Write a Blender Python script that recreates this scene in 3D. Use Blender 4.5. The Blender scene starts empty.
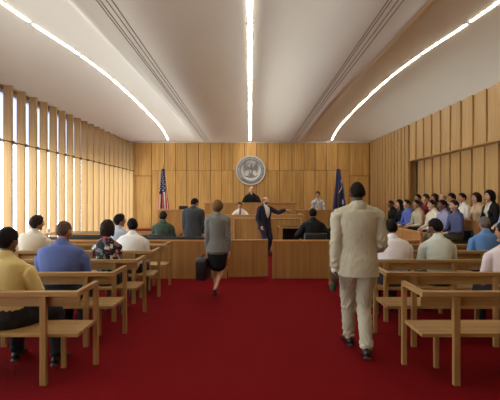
import bpy, bmesh, math, random
import numpy as np
from mathutils import Vector, Matrix, Quaternion

random.seed(7)
SC = bpy.context.scene
COL = SC.collection
R = math.radians
V = Vector

# ---------------------------------------------------------------- camera model
F, CX, CY, EYE = 437.0, 250.0, 198.5, 1.65
def at(px, py, Y):
    s = Y / F
    return V(((px - CX) * s, Y, EYE - (py - CY) * s))

# ---------------------------------------------------------------- materials
def new_mat(name):
    m = bpy.data.materials.new(name); m.use_nodes = True
    nt = m.node_tree
    b = nt.nodes['Principled BSDF']
    return m, nt, b

def lin(c):
    return tuple(((x / 255.0) / 12.92 if x / 255.0 < 0.04045 else ((x / 255.0 + 0.055) / 1.055) ** 2.4) for x in c) + (1.0,)

def plain(name, rgb, rough=0.6, metal=0.0, spec=0.5):
    m, nt, b = new_mat(name)
    b.inputs['Base Color'].default_value = lin(rgb)
    b.inputs['Roughness'].default_value = rough
    b.inputs['Metallic'].default_value = metal
    b.inputs['Specular IOR Level'].default_value = spec
    return m

_cloth = {}
def cloth(rgb, rough=0.85, var=0.10, scale=35.0, name='cloth'):
    key = (tuple(rgb), rough, var, scale, name)
    if key in _cloth: return _cloth[key]
    m, nt, b = new_mat(name)
    N, L = nt.nodes, nt.links
    tc = N.new('ShaderNodeTexCoord')
    no = N.new('ShaderNodeTexNoise'); no.inputs['Scale'].default_value = scale; no.inputs['Detail'].default_value = 4
    L.new(tc.outputs['Object'], no.inputs['Vector'])
    mx = N.new('ShaderNodeMixRGB')
    c = lin(rgb)
    mx.inputs[1].default_value = tuple(x * (1 - var) for x in c[:3]) + (1,)
    mx.inputs[2].default_value = tuple(min(1, x * (1 + var)) for x in c[:3]) + (1,)
    L.new(no.outputs['Fac'], mx.inputs[0]); L.new(mx.outputs[0], b.inputs['Base Color'])
    b.inputs['Roughness'].default_value = rough
    b.inputs['Specular IOR Level'].default_value = 0.25
    bp = N.new('ShaderNodeBump'); bp.inputs['Strength'].default_value = 0.15; bp.inputs['Distance'].default_value = 0.004
    n2 = N.new('ShaderNodeTexNoise'); n2.inputs['Scale'].default_value = 140
    L.new(tc.outputs['Object'], n2.inputs['Vector'])
    L.new(n2.outputs['Fac'], bp.inputs['Height']); L.new(bp.outputs[0], b.inputs['Normal'])
    _cloth[key] = m
    return m

def print_cloth(name, base, blobs, scale=9.0):
    """A printed fabric: scattered coloured blotches on a ground colour."""
    m, nt, b = new_mat(name)
    N, L = nt.nodes, nt.links
    tc = N.new('ShaderNodeTexCoord')
    prev = None
    for k, (rgb, thr) in enumerate(blobs):
        mp = N.new('ShaderNodeMapping'); mp.inputs['Location'].default_value = (k * 3.7, k * 1.9, k * 5.1)
        L.new(tc.outputs['Object'], mp.inputs['Vector'])
        no = N.new('ShaderNodeTexNoise'); no.inputs['Scale'].default_value = scale * (1 + 0.25 * k); no.inputs['Detail'].default_value = 2
        L.new(mp.outputs[0], no.inputs['Vector'])
        cr = N.new('ShaderNodeValToRGB'); cr.color_ramp.elements[0].position = thr; cr.color_ramp.elements[1].position = thr + 0.015
        L.new(no.outputs['Fac'], cr.inputs[0])
        mx = N.new('ShaderNodeMixRGB'); mx.inputs[2].default_value = lin(rgb)
        if prev is None: mx.inputs[1].default_value = lin(base)
        else: L.new(prev, mx.inputs[1])
        L.new(cr.outputs[0], mx.inputs[0]); prev = mx.outputs[0]
    L.new(prev, b.inputs['Base Color']); b.inputs['Roughness'].default_value = 0.8
    return m

def wood(name, dark, light, axis='Z', scale=1.0, rough=0.45, isl=0.16, spec=0.35):
    m, nt, b = new_mat(name)
    N, L = nt.nodes, nt.links
    geo = N.new('ShaderNodeNewGeometry')
    tc = N.new('ShaderNodeTexCoord')
    # offset every board so the grain does not run across joints
    mul = N.new('ShaderNodeVectorMath'); mul.operation = 'SCALE'; mul.inputs[0].default_value = (37, 53, 71)
    L.new(geo.outputs['Random Per Island'], mul.inputs['Scale'])
    add = N.new('ShaderNodeVectorMath'); L.new(tc.outputs['Object'], add.inputs[0]); L.new(mul.outputs[0], add.inputs[1])
    mp = N.new('ShaderNodeMapping')
    k = {'X': (0.6, 14, 14), 'Y': (14, 0.6, 14), 'Z': (14, 14, 0.6)}[axis]
    mp.inputs['Scale'].default_value = tuple(x * scale for x in k)
    L.new(add.outputs[0], mp.inputs['Vector'])
    no = N.new('ShaderNodeTexNoise'); no.inputs['Scale'].default_value = 1.0; no.inputs['Detail'].default_value = 6; no.inputs['Roughness'].default_value = 0.6
    no.inputs['Distortion'].default_value = 0.4
    L.new(mp.outputs[0], no.inputs['Vector'])
    cr = N.new('ShaderNodeValToRGB')
    cr.color_ramp.elements[0].position = 0.32; cr.color_ramp.elements[0].color = lin(dark)
    cr.color_ramp.elements[1].position = 0.68; cr.color_ramp.elements[1].color = lin(light)
    L.new(no.outputs['Fac'], cr.inputs[0])
    hsv = N.new('ShaderNodeHueSaturation')
    mr = N.new('ShaderNodeMapRange'); mr.inputs['To Min'].default_value = 1 - isl; mr.inputs['To Max'].default_value = 1 + isl
    L.new(geo.outputs['Random Per Island'], mr.inputs['Value']); L.new(mr.outputs[0], hsv.inputs['Value'])
    L.new(cr.outputs[0], hsv.inputs['Color']); L.new(hsv.outputs[0], b.inputs['Base Color'])
    b.inputs['Roughness'].default_value = rough
    b.inputs['Specular IOR Level'].default_value = spec
    return m

# ---------------------------------------------------------------- geometry collector
class G:
    def __init__(s): s.v, s.f, s.m = [], [], []
    def add(s, verts, faces, mi=0):
        o = len(s.v); s.v += [tuple(p) for p in verts]
        s.f += [tuple(i + o for i in f) for f in faces]; s.m += [mi] * len(faces); return s
    def box(s, a, b, mi=0, M=None):
        x0, y0, z0 = a; x1, y1, z1 = b
        p = [V(q) for q in ((x0,y0,z0),(x1,y0,z0),(x1,y1,z0),(x0,y1,z0),(x0,y0,z1),(x1,y0,z1),(x1,y1,z1),(x0,y1,z1))]
        if M is not None: p = [M @ q for q in p]
        return s.add(p, [(0,3,2,1),(4,5,6,7),(0,1,5,4),(1,2,6,5),(2,3,7,6),(3,0,4,7)], mi)
    def prism(s, poly, axis, a, b, mi=0):
        """A polygon of 2-D points extruded along an axis from a to b."""
        n = len(poly)
        mk = {'X': lambda u, w, t: (t, u, w), 'Y': lambda u, w, t: (u, t, w), 'Z': lambda u, w, t: (u, w, t)}[axis]
        vs = [mk(u, w, a) for u, w in poly] + [mk(u, w, b) for u, w in poly]
        fs = [tuple(range(n - 1, -1, -1)), tuple(range(n, 2 * n))]
        fs += [(i, (i + 1) % n, n + (i + 1) % n, n + i) for i in range(n)]
        return s.add(vs, fs, mi)
    def tube(s, pts, rad, side=(1, 0, 0), n=12, mi=0, cap=True, sm=0):
        pts = [V(p) for p in pts]; rad = [(r, r) if not isinstance(r, (tuple, list)) else tuple(r) for r in rad]
        if sm: pts, rad = catmull(pts, rad, sm)
        if cap:
            t0 = (pts[0] - pts[1]).normalized(); t1 = (pts[-1] - pts[-2]).normalized()
            r0, r1 = rad[0], rad[-1]
            e0, e1 = min(r0), min(r1)
            pts = [pts[0] + t0 * e0 * .62, pts[0] + t0 * e0 * .36] + pts + [pts[-1] + t1 * e1 * .36, pts[-1] + t1 * e1 * .62]
            rad = [(r0[0] * .38, r0[1] * .38), (r0[0] * .8, r0[1] * .8)] + rad + [(r1[0] * .8, r1[1] * .8), (r1[0] * .38, r1[1] * .38)]
        side = V(side); vs, fs = [], []
        K = len(pts)
        for i in range(K):
            t = (pts[min(i + 1, K - 1)] - pts[max(i - 1, 0)]).normalized()
            a = side - t * side.dot(t)
            if a.length < 1e-4: a = V((0, 1, 0)) - t * t.y
            a.normalize(); b = t.cross(a)
            for k in range(n):
                w = 2 * math.pi * k / n
                vs.append(pts[i] + a * (math.cos(w) * rad[i][0]) + b * (math.sin(w) * rad[i][1]))
        for i in range(K - 1):
            for k in range(n):
                k2 = (k + 1) % n
                fs.append((i * n + k, i * n + k2, (i + 1) * n + k2, (i + 1) * n + k))
        fs.append(tuple(range(n - 1, -1, -1))); fs.append(tuple(range((K - 1) * n, K * n)))
        return s.add(vs, fs, mi)
    def ball(s, c, rad, Rm=None, nu=16, nv=10, mi=0, fn=None):
        c = V(c); vs, fs = [], []
        rad = V(rad) if isinstance(rad, (tuple, list, Vector)) else V((rad,) * 3)
        for j in range(1, nv):
            th = math.pi * j / nv
            for i in range(nu):
                ph = 2 * math.pi * i / nu
                p = V((math.sin(th) * math.cos(ph), math.sin(th) * math.sin(ph), math.cos(th)))
                vs.append(p)
        vs += [V((0, 0, 1)), V((0, 0, -1))]
        out = []
        for p in vs:
            q = fn(p) if fn else V((p.x * rad.x, p.y * rad.y, p.z * rad.z))
            if Rm is not None: q = Rm @ q
            out.append(c + q)
        for j in range(nv - 2):
            for i in range(nu):
                i2 = (i + 1) % nu
                fs.append((j * nu + i, (j + 1) * nu + i, (j + 1) * nu + i2, j * nu + i2))
        T, B = (nv - 1) * nu, (nv - 1) * nu + 1
        for i in range(nu):
            i2 = (i + 1) % nu
            fs.append((T, i, i2)); fs.append((B, (nv - 2) * nu + i2, (nv - 2) * nu + i))
        return s.add(out, fs, mi)
    def lathe(s, prof, c=(0, 0, 0), n=24, mi=0):
        """prof: (radius, height) pairs about Z."""
        vs, fs = [], []
        for r, z in prof:
            for k in range(n):
                w = 2 * math.pi * k / n
                vs.append((c[0] + r * math.cos(w), c[1] + r * math.sin(w), c[2] + z))
        for i in range(len(prof) - 1):
            for k in range(n):
                k2 = (k + 1) % n
                fs.append((i * n + k, i * n + k2, (i + 1) * n + k2, (i + 1) * n + k))
        fs.append(tuple(range(n - 1, -1, -1))); fs.append(tuple(range((len(prof) - 1) * n, len(prof) * n)))
        return s.add(vs, fs, mi)
    def mesh(s, name):
        me = bpy.data.meshes.new(name); me.from_pydata(s.v, [], s.f); me.update()
        return me

def catmull(pts, rad, k):
    P, Q = [], []
    n = len(pts)
    for i in range(n - 1):
        p0, p1, p2, p3 = pts[max(i - 1, 0)], pts[i], pts[i + 1], pts[min(i + 2, n - 1)]
        r0, r1, r2, r3 = rad[max(i - 1, 0)], rad[i], rad[i + 1], rad[min(i + 2, n - 1)]
        for j in range(k):
            t = j / k
            c = lambda a, b, c_, d: 0.5 * (2 * b + (c_ - a) * t + (2 * a - 5 * b + 4 * c_ - d) * t * t + (3 * b - a - 3 * c_ + d) * t ** 3)
            P.append(V([c(p0[q], p1[q], p2[q], p3[q]) for q in range(3)]))
            Q.append(tuple(c(r0[q], r1[q], r2[q], r3[q]) for q in range(2)))
    P.append(pts[-1]); Q.append(rad[-1])
    return P, Q

def link(name, me, mats, parent=None, smooth=False):
    o = bpy.data.objects.new(name, me)
    for m in (mats if isinstance(mats, (list, tuple)) else [mats]): me.materials.append(m)
    COL.objects.link(o)
    if parent is not None: o.parent = parent
    if smooth: me.polygons.foreach_set('use_smooth', [True] * len(me.polygons))
    return o

def obj(name, g, mats, parent=None, smooth=False, bevel=0.0, loc=None):
    me = g.mesh(name)
    if len(set(g.m)) > 1: me.polygons.foreach_set('material_index', g.m)
    if bevel:
        bm = bmesh.new(); bm.from_mesh(me)
        ed = [e for e in bm.edges if len(e.link_faces) == 2 and e.calc_face_angle(0) > 0.6]
        bmesh.ops.bevel(bm, geom=ed, offset=bevel, segments=2, affect='EDGES', profile=0.5, clamp_overlap=True)
        bm.to_mesh(me); bm.free()
    o = link(name, me, mats, parent, smooth)
    if loc is not None: o.location = loc
    return o

def empty(name, loc=(0, 0, 0), rz=0.0):
    o = bpy.data.objects.new(name, None); COL.objects.link(o)
    o.location = loc; o.rotation_euler = (0, 0, rz); o.empty_display_size = 0.1
    return o

def tag(o, label=None, cat=None, group=None, kind=None):
    if label: o['label'] = label
    if cat: o['category'] = cat
    if group: o['group'] = group
    if kind: o['kind'] = kind
    return o

def kids(o): return [c for c in bpy.data.objects if c.parent == o]

def copy_tree(o, parent=None):
    c = o.copy(); COL.objects.link(c); c.parent = parent
    for ch in kids(o): copy_tree(ch, c)
    return c

def remesh(g, voxel, smooth=2):
    """One continuous skin over overlapping closed pieces."""
    me = g.mesh('raw')
    o = bpy.data.objects.new('raw', me); COL.objects.link(o)
    md = o.modifiers.new('r', 'REMESH'); md.mode = 'VOXEL'; md.voxel_size = voxel
    if smooth:
        ms = o.modifiers.new('s', 'SMOOTH'); ms.factor = 0.5; ms.iterations = smooth
    dg = bpy.context.evaluated_depsgraph_get()
    out = bpy.data.meshes.new_from_object(o.evaluated_get(dg))
    bpy.data.objects.remove(o); bpy.data.meshes.remove(me)
    out.materials.clear()
    out.polygons.foreach_set('use_smooth', [True] * len(out.polygons))
    return out
LED, SKY, EXPO = 28.0, 6.0, 0.24
# ================================================================ the room
XW, YB, YF = 5.35, 19.48, -3.0
W_BACK = wood('back_wall_wood', (180, 134, 70), (218, 172, 100), 'Z', 1.0, 0.42, .12)
W_FIN = wood('fin_wood', (156, 119, 70), (187, 149, 94), 'Z', 1.0, 0.45, .08)
W_RIGHT = wood('side_wall_wood', (170, 132, 80), (198, 160, 104), 'Z', 1.0, 0.45, .05)
W_BENCH = wood('bench_oak', (146, 110, 62), (182, 144, 88), 'X', 1.0, 0.4, .05)
W_BENCH_Y = wood('bench_oak_arm', (146, 110, 62), (186, 148, 92), 'Y', 1.0, 0.35, .05)
W_BENCH_Z = wood('bench_oak_post', (142, 106, 60), (176, 138, 84), 'Z', 1.0, 0.42, .05)
W_DESK = wood('desk_wood', (158, 112, 58), (190, 142, 80), 'Z', .8, 0.4, .06)
W_DESK_TOP = wood('desk_top_wood', (176, 126, 72), (206, 156, 96), 'X', .8, 0.35, .05)
W_GAP = plain('joint_shadow_board', (84, 54, 28), 0.8)
METAL = plain('brushed_steel', (150, 148, 142), 0.35, 0.9)
BRONZE = plain('bronze_fitting', (96, 70, 40), 0.4, 0.8)
BLACK_TOP = plain('black_laminate', (26, 25, 24), 0.3)
BLACK_LEATHER = plain('black_leather', (24, 24, 25), 0.38)
BLACK_PLASTIC = plain('black_plastic', (18, 18, 19), 0.45)

# ---- carpet
m_carpet, nt, b = new_mat('red_carpet')
N, L = nt.nodes, nt.links
tc = N.new('ShaderNodeTexCoord'); n1 = N.new('ShaderNodeTexNoise'); n1.inputs['Scale'].default_value = 260; n1.inputs['Detail'].default_value = 2
n2 = N.new('ShaderNodeTexNoise'); n2.inputs['Scale'].default_value = 1.2; n2.inputs['Detail'].default_value = 3
L.new(tc.outputs['Object'], n1.inputs['Vector']); L.new(tc.outputs['Object'], n2.inputs['Vector'])
mx = N.new('ShaderNodeMixRGB'); mx.inputs[1].default_value = lin((98, 11, 15)); mx.inputs[2].default_value = lin((118, 15, 19)); L.new(n1.outputs['Fac'], mx.inputs[0])
L.new(mx.outputs[0], b.inputs['Base Color']); b.inputs['Roughness'].default_value = 0.95; b.inputs['Specular IOR Level'].default_value = 0.05
bp = N.new('ShaderNodeBump'); bp.inputs['Strength'].default_value = 0.4; bp.inputs['Distance'].default_value = 0.004; L.new(n1.outputs['Fac'], bp.inputs['Height']); L.new(bp.outputs[0], b.inputs['Normal'])
g = G(); g.box((-5.6, YF, -.1), (6.1, YB + .3, 0)); tag(obj('floor', g, m_carpet), kind='structure')

# ---- ceiling: a billowing plaster vault
def sstep(a, b_, x):
    t = max(0.0, min(1.0, (x - a) / (b_ - a))); return t * t * (3 - 2 * t)
def lut(tab, x):
    """Smooth curve through (x, y) pairs."""
    if x <= tab[0][0]: return tab[0][1]
    if x >= tab[-1][0]: return tab[-1][1]
    for k in range(len(tab) - 1):
        if x <= tab[k + 1][0]: break
    (x0, y0_), (x1, y1_) = tab[k], tab[k + 1]
    m = lambda i: (tab[min(i + 1, len(tab) - 1)][1] - tab[max(i - 1, 0)][1]) / (tab[min(i + 1, len(tab) - 1)][0] - tab[max(i - 1, 0)][0])
    h = x1 - x0; q = (x - x0) / h
    return (2*q**3 - 3*q*q + 1) * y0_ + (q**3 - 2*q*q + q) * h * m(k) + (-2*q**3 + 3*q*q) * y1_ + (q**3 - q*q) * h * m(k + 1)
Z_STRIP = [(-3, 4.30), (2, 4.38), (5, 4.46), (7.2, 4.56), (9.3, 4.71), (11.3, 4.78), (13.5, 4.76), (16, 4.67), (17.8, 4.54), (18.8, 4.38), (19.3, 4.25), (19.8, 4.17)]
Z_FOLD = [(-3, 4.22), (4, 4.215), (6.5, 4.225), (8, 4.24), (10, 4.255), (13.4, 4.26), (16.7, 4.21), (18.5, 4.18), (19.5, 4.17)]
Z_SLOT = [(-3, 4.24), (8, 4.23), (14, 4.20), (19.5, 4.16)]
Z_MID = [(-3, 4.40), (4, 4.44), (7.2, 4.56), (9.3, 4.69), (11.3, 4.73), (13.2, 4.69), (15.5, 4.62), (17.8, 4.46), (18.9, 4.3), (19.6, 4.17)]
def ceil_z(x, y):
    u = abs(x)
    zs, zf, zl, zm = lut(Z_STRIP, y), lut(Z_FOLD, y), lut(Z_SLOT, y), lut(Z_MID, y)
    ze = 4.11 + .06 * sstep(14, 19, y)
    if u < 1.75: return zl + (zm - zl) * sstep(1.72, .25, u)
    if u < 2.14: return zl
    if u < 2.32: return zl + (zf - zl) * sstep(2.14, 2.32, u)
    if u < 3.62:
        q = (u - 2.32) / 1.30
        st = .055 * sstep(18.2, 16.0, y)
        return zf + st * sstep(0, .11, q) + (zs - zf - st) * (1 - (1 - q) ** 1.5)
    return zs + (ze - zs) * min(1.0, (u - 3.62) / 1.73) ** 2.1
NXc, NYc = 300, 120
xs = [-5.62 + (11.72) * i / NXc for i in range(NXc + 1)]
ys = [YF + (YB + .25 - YF) * j / NYc for j in range(NYc + 1)]
g = G()
g.v = [(x, y, ceil_z(x, y)) for y in ys for x in xs]
g.f = [(j * (NXc + 1) + i, (j + 1) * (NXc + 1) + i, (j + 1) * (NXc + 1) + i + 1, j * (NXc + 1) + i + 1) for j in range(NYc) for i in range(NXc)]
g.m = [0] * len(g.f)
M_CEIL = plain('ceiling_plaster', (232, 225, 206), 0.75, spec=.2)
tag(obj('ceiling', g, M_CEIL, smooth=True), kind='structure')

# ---- back wall of veneered panels
JOINT_Z = 2.90
g = G(); g.box((-5.6, YB + .03, 0), (6.1, YB + .3, 4.3)); back = obj('wall_back', g, W_GAP); tag(back, kind='structure')
seams = [151.7, 164.7, 175.4, 186.8, 198.5, 210.5, 221.4, 233, 244.5, 256.5, 268, 279.6, 292, 304, 315, 326.3, 337.8, 349.2]
sx = [(q - CX) * YB / F for q in seams]
g = G()
for a, c in zip(sx[:-1], sx[1:]):
    g.box((a + .011, YB, 0), (c - .011, YB + .04, JOINT_Z - .006)); g.box((a + .011, YB, JOINT_Z + .006), (c - .011, YB + .04, 4.24))
obj('panelling', g, W_BACK, back, bevel=.004)
DZ = 2.66
for n, (a, c, hside) in enumerate(((-5.31, sx[0], 1), (sx[-1], 5.31, -1))):
    g = G(); g.box((a + .01, YB, DZ + .012), (c - .01, YB + .04, 4.24)); obj('transom_panel', g, W_BACK, back, bevel=.004)
    d = empty('door_%d' % (n + 1), ((a + c) / 2, YB, .0)); tag(d, kind='structure')
    w_ = (c - a) / 2 - .02
    g = G(); g.box((-w_, -.005, .31), (w_, .04, DZ - .012)); obj('door_leaf', g, W_BACK, d, bevel=.004)
    g = G(); hx = hside * (w_ - .09); g.tube([(hx, -.05, 1.42), (hx, -.05, 1.58)], [.012, .012]); g.tube([(hx, -.05, 1.44), (hx, 0, 1.44)], [.009, .009]); g.tube([(hx, -.05, 1.56), (hx, 0, 1.56)], [.009, .009])
    obj('door_handle', g, METAL, d, True)
g = G(); g.box((-5.35, YB - .03, 4.13), (5.35, YB + .02, 4.25)); tag(obj('trim_1', g, plain('pale_cornice', (214, 204, 184), .6)), kind='structure')

# ---- dais under the judge, carpeted
g = G(); g.box((-5.1, 17.6, 0), (5.3, YB, .30)); tag(obj('floor_dais', g, m_carpet, bevel=.02), kind='structure')

# ---- left wall: deep oak fins in front of full-height glazing
pitch = .545
D_FIN, T_FIN = .19, .055
y0 = F * XW / (250 - 3.0)                              # the fin whose near face starts at x=3
k0 = int((y0 - YF) / pitch)
fin_y = []
y = y0 - k0 * pitch
while y < YB - .1: fin_y.append(y); y += pitch
ROD_Z = 2.87
g = G(); g.box((-5.62, YF, 0), (-5.36, YB, .10)); sill = obj('wall_left', g, W_FIN); tag(sill, kind='structure')
g = G(); g.box((-5.62, YF, 4.02), (-5.36, YB, 4.2)); obj('header', g, plain('header_brown', (120, 84, 48), .6), sill)
first = None
g = G(); g.box((-XW, 0, 0.0), (-XW + D_FIN, T_FIN, 4.10)); fin0 = obj('trim_2', g, W_FIN, bevel=.004)
tag(fin0, kind='structure', group='oak fins along the window wall')
g = G(); g.box((-XW + D_FIN - .01, -.012, ROD_Z - .03), (-XW + D_FIN + .035, T_FIN + .012, ROD_Z + .03)); obj('rod_bracket', g, BRONZE, fin0, bevel=.006)
for i, fy in enumerate(fin_y):
    o = fin0 if i == 0 else copy_tree(fin0)
    o.location = (0, fy, 0)
    if i: o.name = 'trim_%d' % (i + 2)
g = G(); g.tube([(-XW + D_FIN + .02, YF, ROD_Z), (-XW + D_FIN + .02, YB - .05, ROD_Z)], [.013, .013], n=8)
tag(obj('trim_90', g, BRONZE, smooth=True), kind='structure')

m_glass, nt, b = new_mat('window_glass')
N, L = nt.nodes, nt.links
tr = N.new('ShaderNodeBsdfTransparent'); tr.inputs[0].default_value = (.97, .985, 1, 1); gl = N.new('ShaderNodeBsdfGlossy'); gl.inputs['Roughness'].default_value = 0.02
ms = N.new('ShaderNodeMixShader'); ms.inputs[0].default_value = .05
L.new(tr.outputs[0], ms.inputs[1]); L.new(gl.outputs[0], ms.inputs[2]); L.new(ms.outputs[0], N['Material Output'].inputs[0])
m_frost, nt, b = new_mat('frosted_clerestory_glass')
N, L = nt.nodes, nt.links
tr = N.new('ShaderNodeBsdfTransparent'); tr.inputs[0].default_value = lin((172, 172, 180)); td = N.new('ShaderNodeBsdfTranslucent'); td.inputs[0].default_value = lin((170, 174, 190)); ms = N.new('ShaderNodeMixShader'); ms.inputs[0].default_value = .45
L.new(tr.outputs[0], ms.inputs[1]); L.new(td.outputs[0], ms.inputs[2]); L.new(ms.outputs[0], N['Material Output'].inputs[0])
M_FRAME = plain('window_frame_aluminium', (176, 176, 172), .4, .3)
w0 = empty('window_1', (-5.5, 0, 0)); tag(w0, kind='structure', group='glazing bays behind the fins')
g = G()
g.box((-.03, -.02, .10), (.03, .02, 4.05)); g.box((-.03, 0, .10), (.03, pitch, .14)); g.box((-.03, 0, ROD_Z + .03), (.03, pitch, ROD_Z + .07)); g.box((-.03, 0, 4.0), (.03, pitch, 4.05))
obj('window_frame', g, M_FRAME, w0)
g = G(); g.box((-.006, .02, .14), (.006, pitch - .02, ROD_Z + .03)); obj('lower_pane', g, m_glass, w0)
g = G(); g.box((-.006, .02, ROD_Z + .07), (.006, pitch - .02, 4.0)); obj('upper_pane', g, m_frost, w0)
for i, fy in enumerate(fin_y):
    o = w0 if i == 0 else copy_tree(w0)
    o.location = (-5.5, fy + T_FIN / 2, 0)
    if i: o.name = 'window_%d' % (i + 1)

# ---- right wall: lapped boards over a recessed jury alcove
NY, NZ, XN = 14.7, 2.93, 5.62
g = G(); g.box((5.66, YF, 0), (6.0, YB, 4.3)); rw = obj('wall_right', g, W_GAP); tag(rw, kind='structure')
bnd = []
y = F * XW / (500 - 250.0) - .12
while y > YF: y -= .60
ys_ = []
while y < YB + .3: ys_.append(min(y, YB)); y += .60
gu, gl_, gs = G(), G(), G()
def board(g, ya, yb, za, zb, x):
    # each board is canted so its far edge laps proud of the next one
    g.prism([(x - .035, ya + .018), (x + .05, ya + .018), (x + .05, yb), (x, yb)], 'Z', za, zb)
for ya, yb in zip(ys_[:-1], ys_[1:]):
    if yb <= NY + .2:
        board(gu, ya, yb, NZ, 4.3, XW)
        board(gl_, ya, yb, 0, NZ + .05, XN)
y = NY
for ya, yb in zip([NY + .36 * k for k in range(14)], [NY + .36 * (k + 1) for k in range(14)]):
    if ya < YB: board(gs, ya, min(yb, YB), 0, 4.3, XW)
obj('upper_boards', gu, W_RIGHT, rw); obj('alcove_boards', gl_, W_RIGHT, rw); obj('plain_boards', gs, W_RIGHT, rw)
g = G(); g.box((XW + .0, YF, NZ - .03), (5.7, NY + .18, NZ)); obj('alcove_soffit', g, W_RIGHT, rw)
g = G(); g.box((XW, NY + .17, 0), (5.7, NY + .22, NZ)); obj('alcove_end', g, W_RIGHT, rw)

g = G(); g.box((-5.62, YF - .1, 0), (6.1, YF, 4.5)); tag(obj('wall_rear', g, W_RIGHT), kind='structure')
# ---- ceiling light strips
M_LED, nt, b = new_mat('led_strip')
b.inputs['Emission Color'].default_value = (1.0, .95, .85, 1); b.inputs['Emission Strength'].default_value = LED
M_HOUS = plain('strip_housing', (150, 140, 125), .5)
def strip(x, seg, label, wdt):
    r = empty('ceiling_light', (x, 0, 0)); tag(r, label, 'ceiling light', 'linear ceiling lights')
    y = 1.06
    fr_ = G()
    while y < YB - .3:
        e = min(y + seg, YB - .12)
        n = max(2, int((e - y) / .17)); g = G(); P_ = []
        for k in range(n + 1):
            yy = y + .08 + (e - y - .16) * k / n; P_.append((yy, ceil_z(x, yy)))
        for sgn, gg, hw, dz in ((1, g, wdt / 2, .012), (0, fr_, wdt / 2 + .012, .004)):
            vs = []
            for yy, zz in P_:
                vs += [(-hw, yy, zz - dz), (hw, yy, zz - dz), (hw, yy, zz + .02), (-hw, yy, zz + .02)]
            fs = []
            for k in range(n):
                for q in range(4): fs.append((k * 4 + q, k * 4 + (q + 1) % 4, k * 4 + 4 + (q + 1) % 4, k * 4 + 4 + q))
            fs += [(3, 2, 1, 0), (n * 4, n * 4 + 1, n * 4 + 2, n * 4 + 3)]
            gg.add(vs, fs)
        obj('diffuser', g, M_LED, r)
        y = e
    obj('housing', fr_, M_HOUS, r)
strip(0, 2.06, 'straight white light strip down the middle of the ceiling', .075)
strip(-3.62, 2.06, 'curving white light strip in the ceiling on the window side', .038)
strip(3.62, 2.06, 'curving white light strip in the ceiling on the jury side', .038)
# ---- slot diffusers
M_SLOT = plain('slot_grey', (104, 94, 82), .7)
for sgn, nm in ((-1, 'dark parallel air slots in the ceiling on the window side'), (1, 'dark parallel air slots in the ceiling on the jury side')):
    r = empty('air_slot', (sgn * 1.90, 0, 0)); tag(r, nm, 'air vent', 'linear air slots')
    for off in (-.10, -.055, .03, .10):
        g = G(); n = 60; vs = []
        for k in range(n + 1):
            yy = YF + .3 + (YB - .5 - YF) * k / n; zz = ceil_z(sgn * 1.90 + off, yy)
            vs += [(off - .005, yy, zz - .004), (off + .005, yy, zz - .004), (off + .005, yy, zz + .02), (off - .005, yy, zz + .02)]
        fs = [(3, 2, 1, 0), (n * 4, n * 4 + 1, n * 4 + 2, n * 4 + 3)]
        for k in range(n):
            for q in range(4): fs.append((k * 4 + q, k * 4 + (q + 1) % 4, k * 4 + 4 + (q + 1) % 4, k * 4 + 4 + q))
        g.add(vs, fs); obj('slot', g, M_SLOT, r)

# ---- camera, world, exposure
cam = bpy.data.cameras.new('camera'); co = bpy.data.objects.new('camera', cam); COL.objects.link(co)
co.location = (0, 0, EYE); co.rotation_euler = (R(90), 0, 0)
cam.sensor_width = 36; cam.lens = F / 500 * 36; cam.shift_y = -(200 - CY) / 500; cam.clip_end = 200
SC.camera = co
w = bpy.data.worlds.new('overcast_sky'); SC.world = w; w.use_nodes = True
bg = w.node_tree.nodes['Background']; bg.inputs[0].default_value = (.90, .965, 1.0, 1); bg.inputs[1].default_value = SKY
SC.view_settings.view_transform = 'Standard'; SC.view_settings.look = 'None'; SC.view_settings.gamma = 1; SC.view_settings.use_curve_mapping = False
SC.view_settings.exposure = EXPO
# ================================================================ people
SKIN = {'light': plain('skin_light', (205, 160, 132), 0.5), 'tan': plain('skin_tan', (176, 126, 96), 0.5),
        'brown': plain('skin_brown', (122, 80, 56), 0.45), 'dark': plain('skin_dark', (66, 43, 33), 0.42)}
LIPS = {'light': plain('lips_light', (184, 122, 106), 0.4), 'tan': plain('lips_tan', (150, 94, 78), 0.4),
        'brown': plain('lips_brown', (92, 50, 44), 0.4), 'dark': plain('lips_dark', (58, 34, 32), 0.4)}
HAIR = {'black': plain('hair_black', (24, 20, 19), 0.8, spec=.15), 'dark': plain('hair_dark', (46, 32, 25), 0.8, spec=.15),
        'brown': plain('hair_brown', (104, 76, 48), 0.8, spec=.15), 'grey': plain('hair_grey', (104, 96, 90), 0.8, spec=.2), 'stubble': plain('hair_stubble', (84, 62, 48), .8),
        'shaved': plain('hair_shaved', (30, 21, 18), 0.9, spec=.15)}
EYE_W = plain('eye_white', (225, 222, 215), 0.3)
EYE_I = plain('eye_iris', (40, 26, 18), 0.2)
LEATHER = plain('shoe_leather', (22, 19, 18), 0.35)

def ik(a, t, l1, l2, hint):
    d = t - a; L = d.length
    if L > (l1 + l2) * 0.998: t = a + d.normalized() * (l1 + l2) * 0.998; d = t - a; L = d.length
    u = d.normalized()
    x = (l1 * l1 - l2 * l2 + L * L) / (2 * L)
    h = math.sqrt(max(l1 * l1 - x * x, 0))
    hv = V(hint); hv = hv - u * hv.dot(u); hv.normalize()
    return a + u * x + hv * h, t

def head_fn(p):
    """Unit direction -> head surface point (face towards +y), before scale."""
    x, y, z = p
    qx, qy, qz = x * .081, y * .102, z * .121
    if z < 0:
        k = (-z) ** 1.6
        qx *= 1 - .33 * k
        if y < 0: qy *= 1 - .42 * min(1, -z * 1.5)
        else: qy *= 1 - .02 * k
    if y > 0.25 and z < 0.35:
        qy *= 1 - 0.05 * (y - .25)
    if y < 0 and z > -0.3: qy *= 1.03
    return V((qx, qy, qz))

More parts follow.
